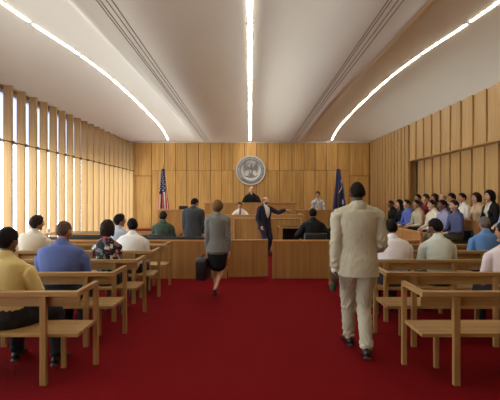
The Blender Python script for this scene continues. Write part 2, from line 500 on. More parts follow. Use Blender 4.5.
def hair_mask(style, p):
    x, y, z = p
    front, ear, back = {'short': (.62, -.02, -.62), 'receding': (.80, -.02, -.60), 'shaved': (.66, .0, -.55), 'ring': (.9, .02, -.55),
                        'bob': (.60, -.75, -.95), 'long': (.60, -.8, -1.0), 'bun': (.62, -.1, -.62), 'full': (.56, -.15, -.72)}[style]
    if y > .25: th = ear + (front - ear) * min(1, (y - .25) / .45)
    elif y > -.2: th = ear
    else: th = ear + (back - ear) * min(1, (-.2 - y) / .5)
    m = max(0.0, min(1.0, (z - th) / .14))
    if style == 'ring': m *= max(0.0, min(1.0, (.55 - z) / .15))
    return m

def person(label, loc, yaw, pose, look, group=None, voxel=.0095):
    """pose: joints in a frame that faces +y with z=0 at the floor; look: clothes, hair, build."""
    s = look.get('s', 1.0); gi = look.get('girth', 1.0); fem = look.get('fem', False)
    root = empty('person', loc, yaw)
    tag(root, label, 'person', group)
    P = V(pose['pelvis'])
    lean = R(pose.get('lean', 3)); sl = R(pose.get('side', 0)); tw = R(pose.get('twist', 0)); pt = R(pose.get('tilt', pose.get('lean', 3) * .4))
    sH = s * look.get('head', 1.0)
    # ---- spine
    def bodyrot(a, b, c): return Matrix.Rotation(c, 3, 'Z') @ Matrix.Rotation(b, 3, 'Y') @ Matrix.Rotation(-a, 3, 'X')
    Mp = bodyrot(pt, sl * .3, 0); Mm = bodyrot((pt + lean) / 2, sl * .7, tw * .5); Mc = bodyrot(lean, sl, tw)
    up = V((0, 0, 1)); lat = V((1, 0, 0)); fw = V((0, 1, 0))
    waist = P + Mp @ up * (.13 * s)
    low = waist + Mm @ up * (.14 * s)
    chest = low + Mc @ up * (.12 * s)
    shl = chest + Mc @ up * (.12 * s)
    nb = shl + Mc @ up * (.065 * s) - Mc @ fw * (.012 * s)
    hy, hp, ht = R(pose.get('hyaw', 0)), R(pose.get('hpitch', 0)), R(pose.get('htilt', 0))
    Mh = Matrix.Rotation(hy, 3, 'Z') @ Matrix.Rotation(ht, 3, 'Y') @ Matrix.Rotation(-hp, 3, 'X')
    nv = (Mc @ up + Mh @ up + V((0, 0, .6))).normalized()
    neck = nb + nv * (.046 * s) + (Mc @ fw) * (.016 * s)
    hc = neck + Mh @ V((0, .022, .086)) * s
    lc = Mc @ lat; lm = Mm @ lat; lp = Mp @ lat
    sw = (.172 if fem else .192) * s * (1 + (gi - 1) * .4)
    SH = {k: shl + lc * (sw * q) - Mc @ up * (.042 * s) + Mc @ V(pose.get('shrug', (0, 0, 0))) for k, q in (('R', 1), ('L', -1))}
    HP = {k: P + lp * (.088 * s * q) + Mp @ V((0, 0, -.02)) * s for k, q in (('R', 1), ('L', -1))}
    la, lf, lt, lsn = .285 * s, .255 * s, .435 * s, .425 * s
    EL, WR, KN, AN = {}, {}, {}, {}
    for k, q in (('R', 1), ('L', -1)):
        h = V(pose['hand' + k])
        EL[k], WR[k] = ik(SH[k], h, la, lf, pose.get('elbow' + k, (q * .7, -.8, -.5)))
        f = V(pose['foot' + k])
        KN[k], AN[k] = ik(HP[k], f, lt, lsn, pose.get('knee' + k, (q * .08, 1, .3)))
    belly = look.get('belly', 0.0)
    def rings(off, lo=-1, hi=9, hem=None):
        a = [(P - Mp @ up * (.08 * s), (.125, .088), 0), (P, ((.172 if not fem else .176) , .118), -.005),
             (waist, ((.148 if not fem else .128), .104 + belly * .5), .004 + belly * .5), (low, ((.156 if not fem else .14), .112 + belly * .25), .006 + belly * .2),
             (chest, ((.176 if not fem else .156), .122), .0), (shl - Mc @ up * (.01 * s), ((.172 if not fem else .15), .098), -.012),
             (shl + Mc @ up * (.035 * s), ((.112 if not fem else .098), .068), -.014), (nb, (.062 if not fem else .054, .06), -.01)]
        pts, rad = [], []
        for i, (c, (rx, ry), yo) in enumerate(a):
            if i < lo or i > hi: continue
            pts.append(c + Mc @ fw * (yo * s)); w = 1 + (gi - 1) * (1.0 if i < 6 else .4)
            rad.append((rx * s * w + off, ry * s * w + off))
        return pts, rad
    # ---- body
    b = G()
    pts, rad = rings(0); b.tube(pts, rad, lc, 20, sm=3)
    b.tube([nb - Mc @ up * (.04 * s), neck, neck + Mh @ V((0, .012, .05)) * s], [(.062 * s, .06 * s), (.054 * s * (1 if not fem else .88), .056 * s * (1 if not fem else .9)), (.05 * s, .054 * s)], lc, 16, sm=3)
    b.ball(hc, 1, Mh, 32, 24, fn=lambda p: head_fn(p) * sH)
    hl = lambda x, y, z: hc + Mh @ V((x, y, z)) * sH
    b.tube([hl(0, .093, .03), hl(0, .105, .005), hl(0, .117, -.022), hl(0, .10, -.032)], [.009 * s, .011 * s, .015 * s, .012 * s], Mh @ lat, 10)
    b.tube([hl(-.042, .083, .034), hl(0, .095, .036), hl(.042, .083, .034)], [.009 * s, .011 * s, .009 * s], (0, 0, 1), 8, sm=2)
    b.ball(hl(0, .084, -.06), (.022 * s, .011 * s, .011 * s), Mh); b.ball(hl(0, .072, -.098), (.028 * s, .024 * s, .02 * s), Mh)
    for q in (1, -1):
        b.ball(hl(q * .082, -.012, -.008), (.011 * s, .02 * s, .033 * s), Mh @ Matrix.Rotation(R(15), 3, 'X'))
        b.ball(hl(q * .042, .054, -.022), (.024 * s, .024 * s, .026 * s), Mh)
    if fem:
        for q in (1, -1): b.ball(chest + Mc @ V((q * .075, .085, -.03)) * s, .062 * s * gi)
    w = 1 + (gi - 1) * .7
    for k, q in (('R', 1), ('L', -1)):
        fk = .88 if fem else 1
        b.tube([nb - Mc @ up * (.03 * s), (nb - Mc @ up * (.03 * s)).lerp(SH[k], .5) + Mc @ up * (.004 * s), SH[k]], [(.05 * s, .045 * s), (.042 * s, .044 * s), (.046 * s * w, .048 * s * w)], fw, 12, sm=2)
        b.tube([SH[k] - lc * (.06 * s * q), SH[k], SH[k].lerp(EL[k], .4), EL[k], EL[k].lerp(WR[k], .3), WR[k]],
               [(.044 * s * fk * w)] + [r * s * fk * w for r in (.052, .047, .04, .041, .028)], (1, 0, 0), 14, sm=2)
        D = (WR[k] - EL[k]).normalized()
        if 'hdir' + k in pose: D = V(pose['hdir' + k]).normalized()
        A = V(pose.get('hax' + k, (0, q * 1.0, 0)))           # thumb direction
        A = (A - D * A.dot(D)); A = A.normalized() if A.length > 1e-3 else V((q, 0, 0))
        Nn = D.cross(A)
        if 'palm' + k in pose:
            if Nn.dot(V(pose['palm' + k])) < 0: Nn = -Nn
        elif Nn.dot(V((-q, 0, 0)) + V((0, 0, -.6))) < 0: Nn = -Nn
        W = WR[k]; hs = s * (.92 if fem else 1)
        b.tube([W - D * .02 * hs, W + D * .025 * hs, W + D * .06 * hs, W + D * .092 * hs], [(.026 * hs, .019 * hs), (.036 * hs, .017 * hs), (.041 * hs, .015 * hs), (.039 * hs, .012 * hs)], A, 14, sm=2)
        curl = R(pose.get('curl' + k, 22))
        for i, (off, ln) in enumerate(((.030, .074), (.0105, .084), (-.0095, .077), (-.029, .06))):
            p = W + D * (.088 - .004 * abs(i - 1)) * hs + A * off * hs
            pp = [p - D * .02 * hs, p]; d = (D + A * off * 2.2).normalized()
            for j, fr in enumerate((.45, .31, .24)):
                d = Quaternion(d.cross(Nn).normalized(), curl * (.8 + .2 * i) * (1 if j else .7)) @ d
                p = p + d * ln * fr * hs; pp.append(p)
            b.tube(pp, [r * hs for r in (.0095, .0098, .0092, .0085, .0075)], A, 8)
        tb = W + D * .022 * hs + A * .028 * hs
        td = (D * .75 + A * .75 + Nn * .35).normalized(); t2 = (D * 1.0 + A * .3 + Nn * .4).normalized()
        b.tube([tb - td * .02 * hs, tb, tb + td * .036 * hs, tb + td * .036 * hs + t2 * .03 * hs], [r * hs for r in (.014, .0135, .0105, .0085)], Nn, 8)
        # legs
        T = HP[k].lerp(KN[k], .45); C = KN[k].lerp(AN[k], .28)
        bk = (KN[k] - AN[k]).cross(lp); 
        b.tube([HP[k] + (HP[k] - KN[k]).normalized() * .02, HP[k].lerp(KN[k], .15), T, KN[k], C, KN[k].lerp(AN[k], .65), AN[k]],
               [(x * s * w, x * s * w) for x in (.088, .09, .074, .055, .056, .042, .034)], lp, 16, sm=2)
        fd = V(pose.get('toe' + k, (q * .12, 1, 0))).normalized(); fp = pose.get('fpitch' + k, 0)
        fd = (fd * math.cos(R(fp)) + V((0, 0, -1)) * math.sin(R(fp))).normalized()
        fu = (up - fd * fd.z).normalized()
        sd = fd.cross(fu)
        an = AN[k]; fl = s * (.92 if fem else 1)
        b.tube([an - fd * .045 * fl - fu * .045 * fl, an + fd * .02 * fl - fu * .035 * fl, an + fd * .10 * fl - fu * .052 * fl, an + fd * .17 * fl - fu * .064 * fl],
               [(.03 * fl, .034 * fl), (.036 * fl, .045 * fl), (.042 * fl, .03 * fl), (.034 * fl, .016 * fl)], sd, 12, sm=2)
        # shoes
        g = G()
        if look.get('heels'):
            g.tube([an - fd * .05 * fl - fu * .045 * fl, an + fd * .03 * fl - fu * .055 * fl, an + fd * .11 * fl - fu * .066 * fl, an + fd * .19 * fl - fu * .074 * fl],
                   [(.034 * fl, .034 * fl), (.036 * fl, .022 * fl), (.044 * fl, .02 * fl), (.022 * fl, .012 * fl)], sd, 12, sm=2)
            g.tube([an - fd * .055 * fl - fu * .05 * fl, an - fd * .05 * fl - fu * .125 * fl], [.016 * fl, .008 * fl], sd, 8)
        else:
            g.tube([an - fd * .06 * fl - fu * .055 * fl, an - fd * .0 - fu * .04 * fl, an + fd * .09 * fl - fu * .052 * fl, an + fd * .16 * fl - fu * .064 * fl, an + fd * .205 * fl - fu * .072 * fl],
                   [(.036 * fl, .035 * fl), (.043 * fl, .052 * fl), (.047 * fl, .038 * fl), (.046 * fl, .027 * fl), (.032 * fl, .018 * fl)], sd, 14, sm=2)
            zs = an - fu * .092 * fl
            g.tube([zs - fd * .09 * fl, zs - fd * .03 * fl], [(.036 * fl, .014), (.038 * fl, .014)], sd, 10)
        link('shoe', remesh(g, max(.007, voxel * .8), 2), [look.get('shoes', LEATHER)], root)
    body = remesh(b, voxel * .78, 1)
    # lips: faces of the mouth take their own colour
    Mi = Mh.transposed()
    cen = np.empty(len(body.polygons) * 3, 'f'); body.polygons.foreach_get('center', cen); cen = cen.reshape(-1, 3)
    loc_ = (cen - np.array(hc)) @ np.array(Mi).T / s
    mi = ((np.abs(loc_[:, 0]) < .024 * (1 - np.abs(loc_[:, 2] + .058) / .02)) & (np.abs(loc_[:, 2] + .058) < .01) & (loc_[:, 1] > .06)).astype('i')
    body.polygons.foreach_set('material_index', mi)
    sk = look.get('skin', 'light')
    link('body', body, [SKIN[sk], LIPS[sk]], root)
    # ---- eyes and brows
    if look.get('face', True):
        for q in (1, -1):
            g = G(); c = hl(q * .032, .083, .012)
            g.ball(c, .0115 * s, Mh, 12, 10)
            me = g.mesh('eye')
            gaze = Mh @ V((0, 1, 0))
            for po in me.polygons:
                po.use_smooth = True
                if (V(po.center) - c).normalized().dot(gaze) > .80: po.material_index = 1
            link('eye', me, [EYE_W, EYE_I], root)
    # ---- hair
    st = look.get('hair', 'short'); hcol = HAIR[look.get('haircol', 'dark')]
    if st != 'bald':
        th = {'short': .013, 'receding': .009, 'shaved': .004, 'ring': .010, 'bob': .024, 'long': .024, 'bun': .014, 'full': .022}[st] * s
        g = G()
        def hf(p):
            m = hair_mask(st, p)
            q = head_fn(p) * sH
            n = V((p.x / .081, p.y / .102, p.z / .121)).normalized()
            wob = .003 * math.sin(9 * p.x + 5 * p.z) * math.sin(7 * p.y + 3) if st not in ('shaved',) else 0
            return q + n * ((th + wob) * m - .009 * (1 - m))
        g.ball(hc, 1, Mh, 40, 30, fn=hf)
        if st == 'bun':
            g.ball(hl(0, -.108, .05), (.045 * s, .038 * s, .042 * s), Mh)
        if st in ('bob', 'long'):
            L = -.10 if st == 'bob' else -.19
            g.tube([hl(0, -.05, .03), hl(0, -.07, -.05), hl(0, -.068, L)], [(.085 * s, .05 * s), (.09 * s, .045 * s), (.075 * s, .03 * s)], Mh @ lat, 16, sm=3)
            for q in (1, -1):
                g.tube([hl(q * .07, .0, .05), hl(q * .082, .002, -.03), hl(q * .078, -.004, L * .95)], [(.02 * s, .05 * s), (.02 * s, .046 * s), (.016 * s, .036 * s)], Mh @ lat, 10, sm=3)
        if look.get('face', True):
            for q in (1, -1):
                g.tube([hl(q * .016, .102, .034), hl(q * .035, .096, .040), hl(q * .054, .079, .034)], [.0045 * s, .005 * s, .0035 * s], Mh @ fw, 6)
        me = g.mesh('hair'); me.polygons.foreach_set('use_smooth', [True] * len(me.polygons))
        link('hair', me, [hcol], root)
    elif look.get('face', True):
        g = G()
        for q in (1, -1):
            g.tube([hl(q * .016, .102, .034), hl(q * .035, .096, .040), hl(q * .054, .079, .034)], [.0045 * s, .005 * s, .0035 * s], Mh @ fw, 6)
        link('eyebrows', g.mesh('eyebrows'), [HAIR[look.get('haircol', 'dark')]], root)
    if look.get('beard'):
        g = G()
        def bf(p):
            m = max(0, min(1, (-.12 - p.z) / .1)) * max(0, min(1, (p.y - .05) / .2)); q = head_fn(p) * sH
            return q + V((p.x, p.y, p.z)) * (.006 * m - .012 * (1 - m))
        g.ball(hc, 1, Mh, 32, 24, fn=bf)
        link('beard', g.mesh('beard'), [hcol], root, True)
    # ---- clothes
    fold_seed = sum(ord(ch) * (i + 3) for i, ch in enumerate(label)) % 1000 / 77.0
    def wrinkle(me, amp, foc, kz=1.0):
        n = len(me.vertices); co = np.empty(n * 3, 'f'); me.vertices.foreach_get('co', co); co = co.reshape(-1, 3)
        nr = np.empty(n * 3, 'f'); me.vertices.foreach_get('normal', nr); nr = nr.reshape(-1, 3)
        x, y, z = co.T
        d = np.sin(31 * x + 9 * np.sin(11 * z + fold_seed) + fold_seed) * np.sin(17 * z * kz + 7 * x + 5 * np.sin(9 * y)) \
            + .6 * np.sin(53 * z * kz + 13 * np.sin(15 * x + fold_seed) + 21 * y) + .5 * np.sin(70 * x + 29 * y - 18 * z + 4 * np.sin(22 * z))
        wgt = np.full(n, .35)
        for c, r in foc:
            wgt += 1.1 * np.exp(-((co - np.array(c)) ** 2).sum(1) / (r * r))
        co += nr * (d * wgt * amp)[:, None]
        me.vertices.foreach_set('co', co.ravel()); me.update()
    def cut(me, pred):
        bm = bmesh.new(); bm.from_mesh(me)
        bmesh.ops.delete(bm, geom=[f for f in bm.faces if pred(f.calc_center_median())], context='FACES')
        bm.to_mesh(me); bm.free()
    Mci = Mc.transposed()
    def top(name, mat, off, hem, arm, armr, collar, vneck=None, flare=0.0, amp=.0018, body_lo=0):
        """hem: drop below the pelvis centre; arm: 1 full sleeve, 0.5 to the elbow, 0 none."""
        g = G(); pts, rad = rings(off, 1)
        if hem > 0:
            hp = P - Mp @ up * (hem * s) + Mp @ fw * pose.get('hemy', 0)
            pts = [hp] + pts; r1 = rad[0]; rad = [(r1[0] + flare, r1[1] + flare)] + rad
        openhem = hem > 0 and name == 'jacket' and (hp.z < min(WR['R'].z, WR['L'].z) - .02)
        if openhem: pts[0] = hp - Mp @ up * .05
        if name in ('jacket', 'robe'):
            rad = [(max(r[0], (.158 if not fem else .120) * s * (1 + (gi - 1) * .8) + off) if i < 5 else r[0], r[1]) for i, r in enumerate(rad)]
        g.tube(pts, rad, lc, 24, sm=3)
        if fem:
            for q in (1, -1): g.ball(chest + Mc @ V((q * .075, .085, -.03)) * s, .062 * s * gi + off * .8)
        # collar
        if collar:
            cr = .064 * s * (1 if not fem else .92) + collar
            g.tube([nb - Mc @ up * (.03 * s), nb - nv * .004 * s, nb + nv * (.018 * s)], [(cr + .014, cr + .012), (cr + .004, cr + .004), (cr, cr)], lc, 18, sm=2)
        for k, q in (('R', 1), ('L', -1)):
            e, wr, sh = EL[k], WR[k], SH[k]
            tp = nb - Mc @ up * (.03 * s); ofs = off + .004
            g.tube([tp, tp.lerp(sh, .5) + Mc @ up * (.004 * s), sh + lc * (.004 * q)], [(.05 * s + ofs, .045 * s + ofs), (.043 * s + ofs, .045 * s + ofs), (.05 * s + ofs, .05 * s + ofs)], fw, 14, sm=3)
            ww = 1 + (gi - 1) * .8
            r = [x * s * ww * (.9 if fem else 1) for x in armr]
            if arm == 1:
                P_ = [sh - lc * (.06 * s * q) - Mc @ up * .01, sh + lc * (.004 * q), sh.lerp(e, .45), e, e.lerp(wr, .45), e.lerp(wr, .95)]
            elif arm == .5:
                P_ = [sh - lc * (.06 * s * q) - Mc @ up * .01, sh + lc * (.004 * q), sh.lerp(e, .4), sh.lerp(e, .78)]; r = r[:4]
            else: continue
            if 'cuff' in look and arm == 1: P_[-1] = e.lerp(wr, look['cuff'])
            g.tube(P_, r, (1, 0, 0), 16, sm=3)
        me = remesh(g, voxel, 2)
        foc = [(EL['R'], .1), (EL['L'], .1), (waist, .12), (SH['R'], .09), (SH['L'], .09), (EL['R'].lerp(WR['R'], .7), .08), (EL['L'].lerp(WR['L'], .7), .08)]
        wrinkle(me, amp * s, foc)
        if openhem:
            bm = bmesh.new(); bm.from_mesh(me)
            bmesh.ops.bisect_plane(bm, geom=bm.verts[:] + bm.edges[:] + bm.faces[:], plane_co=hp, plane_no=Mp @ up, clear_inner=True)
            bm.to_mesh(me); bm.free()
        if vneck:
            wv, bot = vneck
            def pred(c):
                l = Mci @ (c - chest)
                zt = l.z / s
                return l.y > .03 and zt > bot and abs(l.x) / s < wv * min(1.0, (zt - bot) / .25 + .1) and zt < .30
            cut(me, pred)
        o_ = link(name, me, [mat], root)
        if vneck and name == 'jacket':
            for q in (1, -1):
                g = G()
                P3 = [V((q * .068, .02, .175)), V((q * (vneck[0] + .012), .105, .11)), V((q * (vneck[0] * .75 + .012), .152, (vneck[1]) * .5)), V((q * .012, .162, vneck[1]))]
                g.tube([chest + Mc @ (p_ * s) for p_ in P3], [(.02 * s, .01), (.034 * s, .009), (.03 * s, .008), (.008 * s, .006)], lc, 8, sm=3)
                link('lapel', g.mesh('lapel'), [mat], root, True)
        return o_
    for c in look.get('tops', ()):
        kind = c[0]; mat = c[1]
        if kind == 'shirt': top('shirt', mat, .012, -1, 1, (.062, .066, .058, .051, .046, .038), .006, None if len(c) > 2 and c[2] else (.05, .10))
        elif kind == 'blouse': top('blouse', mat, .012, .05, 1, (.06, .063, .055, .048, .043, .036), 0, (.07, .07))
        elif kind == 'short_sleeve': top('shirt', mat, .012, -1, .5, (.062, .068, .063, .062, .05, .04), .006, (.05, .10))
        elif kind == 'sleeveless': top('blouse', mat, .012, .05, .5, (.06, .058, .052, .05, .05, .04), 0)
        elif kind == 'undershirt': top('shirt', mat, .008, -1, 0, (.06,) * 6, .008)
        elif kind == 'jacket': top('jacket', mat, .026, c[2] if len(c) > 2 else .14, 1, (.07, .076, .068, .062, .058, .05), c[4] if len(c) > 4 else .012, c[3] if len(c) > 3 else None, .014, c[5] if len(c) > 5 else .003)
        elif kind == 'robe': top('robe', mat, .04, .1, 1, (.08, .09, .09, .09, .095, .1), .006, (.06, .1), .03, .005)
        elif kind == 'cardigan': top('cardigan', mat, .02, .08, 1, (.065, .068, .06, .054, .05, .044), 0, (.07, -.2))
        if kind in ('shirt', 'short_sleeve', 'undershirt') and len(c) > 2 and c[2]:
            g = G(); f0 = chest + Mc @ V((0, .155, .14)) * s
            g.tube([nb + Mc @ V((0, .062, .0)) * s, chest + Mc @ V((0, .128, .10)) * s, chest + Mc @ V((0, .146, -.02)) * s, low + Mm @ V((0, .142, -.02)) * s],
                   [(.018 * s, .008), (.02 * s, .006), (.03 * s, .006), (.036 * s, .006)], lc, 8, sm=3)
            link('tie', g.mesh('tie'), [c[2]], root, True)
    if look.get('skirt'):
        g = G(); kn = (KN['R'] + KN['L']) / 2
        wpt, wr = rings(.010, 1, 2)
        hemp = V(pose.get('skirthem', kn - V((0, 0, .02))))
        if pose.get('seated'):
            for k in ('R', 'L'): g.tube([HP[k], HP[k].lerp(KN[k], .5), KN[k]], [.105 * s, .092 * s, .075 * s], lp, 14)
            g.tube([P, HP['R'].lerp(KN['L'], .5), kn], [(.17 * s, .09), (.15 * s, .08 * s), (.12 * s, .06 * s)], lp, 16); g.tube(wpt, wr, lp, 18, sm=2)
        else:
            g.tube([wpt[1], wpt[0], P.lerp(hemp, .45), P.lerp(hemp, .8), hemp], [wr[1], (wr[0][0] + .002, wr[0][1] + .004), (.18 * s, .135 * s), (.165 * s, .14 * s), (.155 * s, .135 * s)], lp, 24, sm=3)
        me = remesh(g, voxel, 2); wrinkle(me, .0012, [])
        link('skirt', me, [look['skirt']], root)
    if look.get('trousers'):
        g = G(); w = 1 + (gi - 1) * .7
        pr, rr = rings(.012, 0, 2); rr[0] = (rr[0][0] + .012, rr[0][1] + .012); rr[1] = (rr[1][0] + .006, rr[1][1] + .008); rr[2] = (rr[2][0] - .008, rr[2][1] - .008)
        g.tube(pr, rr, lp, 20, sm=2)
        for k, q in (('R', 1), ('L', -1)):
            H, K, A = HP[k], KN[k], AN[k]
            d = (A - K).normalized()
            g.tube([H + (H - K).normalized() * .02, H.lerp(K, .2), H.lerp(K, .55), K, K.lerp(A, .35), K.lerp(A, .75), A - d * .02 + V((0, 0, -.015))],
                   [x * s * w for x in (.098, .104, .089, .073, .07, .064, .063)], lp, 18, sm=3)
        me = remesh(g, voxel, 2)
        wrinkle(me, look.get('legamp', .002) * s, [(KN['R'], .12), (KN['L'], .12), (P, .12), (AN['R'], .13), (AN['L'], .13)], 1.0)
        link('trousers', me, [look['trousers']], root)
    if look.get('after'): look['after'](root, dict(hl=hl, hc=hc, Mh=Mh, Mc=Mc, chest=chest, shl=shl, nb=nb, WR=WR, EL=EL, SH=SH, P=P, s=s, nv=nv, AN=AN, waist=waist, low=low, Mp=Mp))
    return root

def seated(seat, s=1.0, lean=6, **kw):
    """Sitting pose; the pelvis is at y=0 and the seat top at height seat."""
    z = seat + .095 * s
    p = dict(pelvis=(0, 0, z), lean=lean, tilt=-6, seated=True,
             handR=(.13 * s, .30 * s, z + .09), handL=(-.13 * s, .30 * s, z + .09), haxR=(-1, .2, .1), haxL=(1, .2, .1), palmR=(0, 0, -1), palmL=(0, 0, -1),
             shrug=(0, .025, -.042 * s),
             footR=(.11 * s, .40 * s, max(seat - .37, z - .5 * s)), footL=(-.11 * s, .42 * s, max(seat - .37, z - .5 * s)))
    p['footR'] = (p['footR'][0], p['footR'][1], .095 * s); p['footL'] = (p['footL'][0], p['footL'][1], .095 * s)
    p.update(kw)
    return p

def standing(s=1.0, **kw):
    p = dict(pelvis=(0, 0, .925 * s), lean=2, tilt=2,
             handR=(.27 * s, .06, .83 * s), handL=(-.27 * s, .06, .83 * s), footR=(.1 * s, 0, .095 * s), footL=(-.1 * s, 0, .095 * s), kneeR=(.1, 1, 0), kneeL=(-.1, 1, 0))
    p.update(kw)
    return p
# ================================================================ benches
def make_bench(sgn):
    """Aisle end at x=0, rear plane at y=0, running towards sgn*x."""
    r = empty('bench')
    Lb = 3.36
    X = lambda a, b_: (min(sgn * a, sgn * b_), max(sgn * a, sgn * b_))
    def bx(a, b_, y0_, y1_, z0_, z1_):
        x0, x1 = X(a, b_); return G().box((x0, y0_, z0_), (x1, y1_, z1_))
    obj('seat', bx(.02, Lb - .02, 0, .44, .416, .45), W_BENCH, r, bevel=.004)
    obj('top_rail', bx(.0, Lb, -.05, .02, .785, .83), W_BENCH, r, bevel=.004)
    obj('backrest', bx(.006, Lb - .006, .0, .02, .69, .785), W_BENCH, r, bevel=.003)
    for e in (0, Lb - .046):
        obj('armrest', bx(e, e + .046, .02, .485, .785, .83), W_BENCH_Y, r, bevel=.004)
        obj('post', bx(e, e + .046, .442, .485, 0, .785), W_BENCH_Z, r, bevel=.004)
    for k in range(4):
        a = .285 + .914 * k
        obj('post', bx(a, a + .056, -.046, 0, 0, .785), W_BENCH_Z, r, bevel=.004)
        obj('leg', bx(a, a + .045, .36, .40, 0, .416), W_BENCH_Z, r, bevel=.004)
    return r
ROWS = [3.885 + k for k in range(5)]
AX = 1.51
ordn = ['front', 'second', 'middle', 'fourth', 'last']
desc = {-1: ['oak bench on the window side nearest the camera, man in yellow shirt on it', 'oak bench on the window side holding the broad man in blue shirt',
             'oak bench on the window side holding the woman in flowered blouse', 'oak bench on the window side shared by two men in white shirts',
             'oak bench on the window side closest to the wooden bar'],
        1: ['empty oak bench on the jury side nearest the camera', 'oak bench on the jury side with the cropped man in pale pink shirt',
            'oak bench on the jury side shared by men in white and pale green shirts', 'oak bench on the jury side with the grey-haired man in bright blue shirt',
            'empty oak bench on the jury side closest to the wooden bar']}
for sgn in (-1, 1):
    proto = make_bench(sgn)
    for k, ry in enumerate(ROWS):
        o = proto if k == 0 else copy_tree(proto)
        o.location = (sgn * AX, ry, 0)
        tag(o, desc[sgn][k], 'bench', 'oak spectator benches')

# ================================================================ the bar
W_BAR = wood('bar_wood', (140, 98, 52), (168, 122, 68), 'Z', .8, 0.42, .05)
def bar_run(label, xs_, name='bar_rail'):
    r = empty(name, (0, 9.0, 0)); tag(r, label, 'partition', 'wooden bar across the courtroom')
    for a, c in zip(xs_[:-1], xs_[1:]): obj('panel', G().box((a + .004, 0, 0.0), (c - .004, .05, .765)), W_BAR, r, bevel=.004)
    obj('cap', G().box((xs_[0], -.015, .765), (xs_[-1], .065, .795)), W_DESK_TOP, r, bevel=.005)
    return r
bar_run('long low wooden bar left of the open gate', [-5.1, -3.9, -2.75, -1.6, -.47])
bar_run('low wooden bar right of the open gate, behind man in cream suit', [.46, 1.66, 2.6, 3.5])
gt = empty('gate', (-.46, 9.025, 0), R(7)); tag(gt, 'wooden swing gate leaf standing ajar in the bar', 'gate')
obj('leaf', G().box((.006, -.022, .03), (.84, .022, .775)), W_BAR, gt, bevel=.004)
obj('cap', G().box((.006, -.035, .775), (.84, .035, .80)), W_DESK_TOP, gt, bevel=.005)
g = G()
for z in (.15, .62): g.tube([(.0, 0, z), (.0, 0, z + .1)], [.012, .012])
obj('hinge', g, METAL, gt, True)

# ================================================================ judge's bench, clerk's desk, side boxes
def frame_panels(g, x0, x1, y, z0, z1, n, st=.06, t=.022):
    """Raised stiles and rails on a front at y (facing -y), leaving n recessed fields."""
    w_ = (x1 - x0 - st) / n
    for k in range(n + 1): g.box((x0 + k * w_, y - t, z0), (x0 + k * w_ + st, y, z1))
    for k in range(n):
        g.box((x0 + k * w_ + st, y - t, z0), (x0 + (k + 1) * w_, y, z0 + .08)); g.box((x0 + k * w_ + st, y - t, z1 - st), (x0 + (k + 1) * w_, y, z1))
def block(name, label, cat, x0, x1, yf, depth, top, work, plat, panels, group=None, framed=True):
    r = empty(name, ((x0 + x1) / 2, yf, 0)); tag(r, label, cat, group)
    w_ = (x1 - x0) / 2
    tag(obj('floor_' + name, G().box((x0 + .055, yf + .055, 0), (x1 - .055, yf + depth - .01, plat)), m_carpet), kind='structure')
    g = G()
    for k in range(panels):
        a = -w_ + 2 * w_ * k / panels; c = -w_ + 2 * w_ * (k + 1) / panels
        g.box((a + .003, 0, 0), (c - .003, .05, top - .03))
    obj('front_panel', g, W_DESK, r, bevel=.003)
    if framed:
        g = G(); frame_panels(g, -w_, w_, 0, .0, top - .03, panels); obj('panel_frame', g, W_DESK_TOP, r, bevel=.004)
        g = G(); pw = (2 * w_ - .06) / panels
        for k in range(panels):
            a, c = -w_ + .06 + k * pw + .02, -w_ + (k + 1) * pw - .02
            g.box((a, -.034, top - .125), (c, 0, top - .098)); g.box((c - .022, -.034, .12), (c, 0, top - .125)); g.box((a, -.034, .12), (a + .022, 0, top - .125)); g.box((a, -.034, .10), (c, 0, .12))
        obj('recess_highlight', g, plain('recess_highlight_pale', (226, 198, 152), .4), r)  # pale strips paint in the light caught along the recess edges
    for s_ in (-1, 1):
        a, c = sorted((s_ * w_, s_ * (w_ - .05)))
        obj('side_panel', G().box((a, .05, 0), (c, depth, top - .03)), W_DESK, r, bevel=.003)
    g = G(); g.box((-w_ - .012, -.03, top - .03), (w_ + .012, .09, top))
    for s_ in (-1, 1):
        a, c = sorted((s_ * (w_ + .012), s_ * (w_ - .08))); g.box((a, .09, top - .03), (c, depth, top))
    obj('capping', g, W_DESK_TOP, r, bevel=.006)
    obj('worktop', G().box((-w_ + .05, .05, work - .035), (w_ - .05, .55, work)), W_DESK_TOP, r, bevel=.004)
    return r
block('judge_bench', 'tall wooden judge bench under the round seal', 'judge bench', -1.56, 1.58, 15.0, 1.5, 1.51, 1.40, .72, 4, framed=False)
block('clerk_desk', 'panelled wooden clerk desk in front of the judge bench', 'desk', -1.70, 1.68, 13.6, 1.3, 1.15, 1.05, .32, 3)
block('witness_box', 'wooden witness box right of the judge bench, witness inside', 'witness box', 1.61, 3.28, 15.0, 1.4, 1.27, 1.10, .48, 2, framed=False)
block('side_desk', 'wooden side desk left of the judge, monitor on top', 'desk', -3.18, -1.59, 15.0, 1.4, 1.27, 1.10, .30, 2, framed=False)

# monitor on the side desk
p = at(183.5, 209.0, 15.3)
mo = empty('monitor', (p.x, 15.3, 1.10)); tag(mo, 'black computer monitor on the side desk, seen from behind', 'monitor')
obj('screen_case', G().box((-.16, -.02, .16), (.16, .02, .29)), BLACK_PLASTIC, mo, bevel=.008)
obj('display', G().box((-.15, .021, .17), (.15, .024, .28)), plain('display_glass', (12, 14, 18), .1), mo)
obj('stand', G().tube([(0, 0, .02), (0, 0, .2)], [.02, .018]), BLACK_PLASTIC, mo, True)
obj('base', G().box((-.09, -.07, 0), (.09, .07, .015)), BLACK_PLASTIC, mo, bevel=.005)

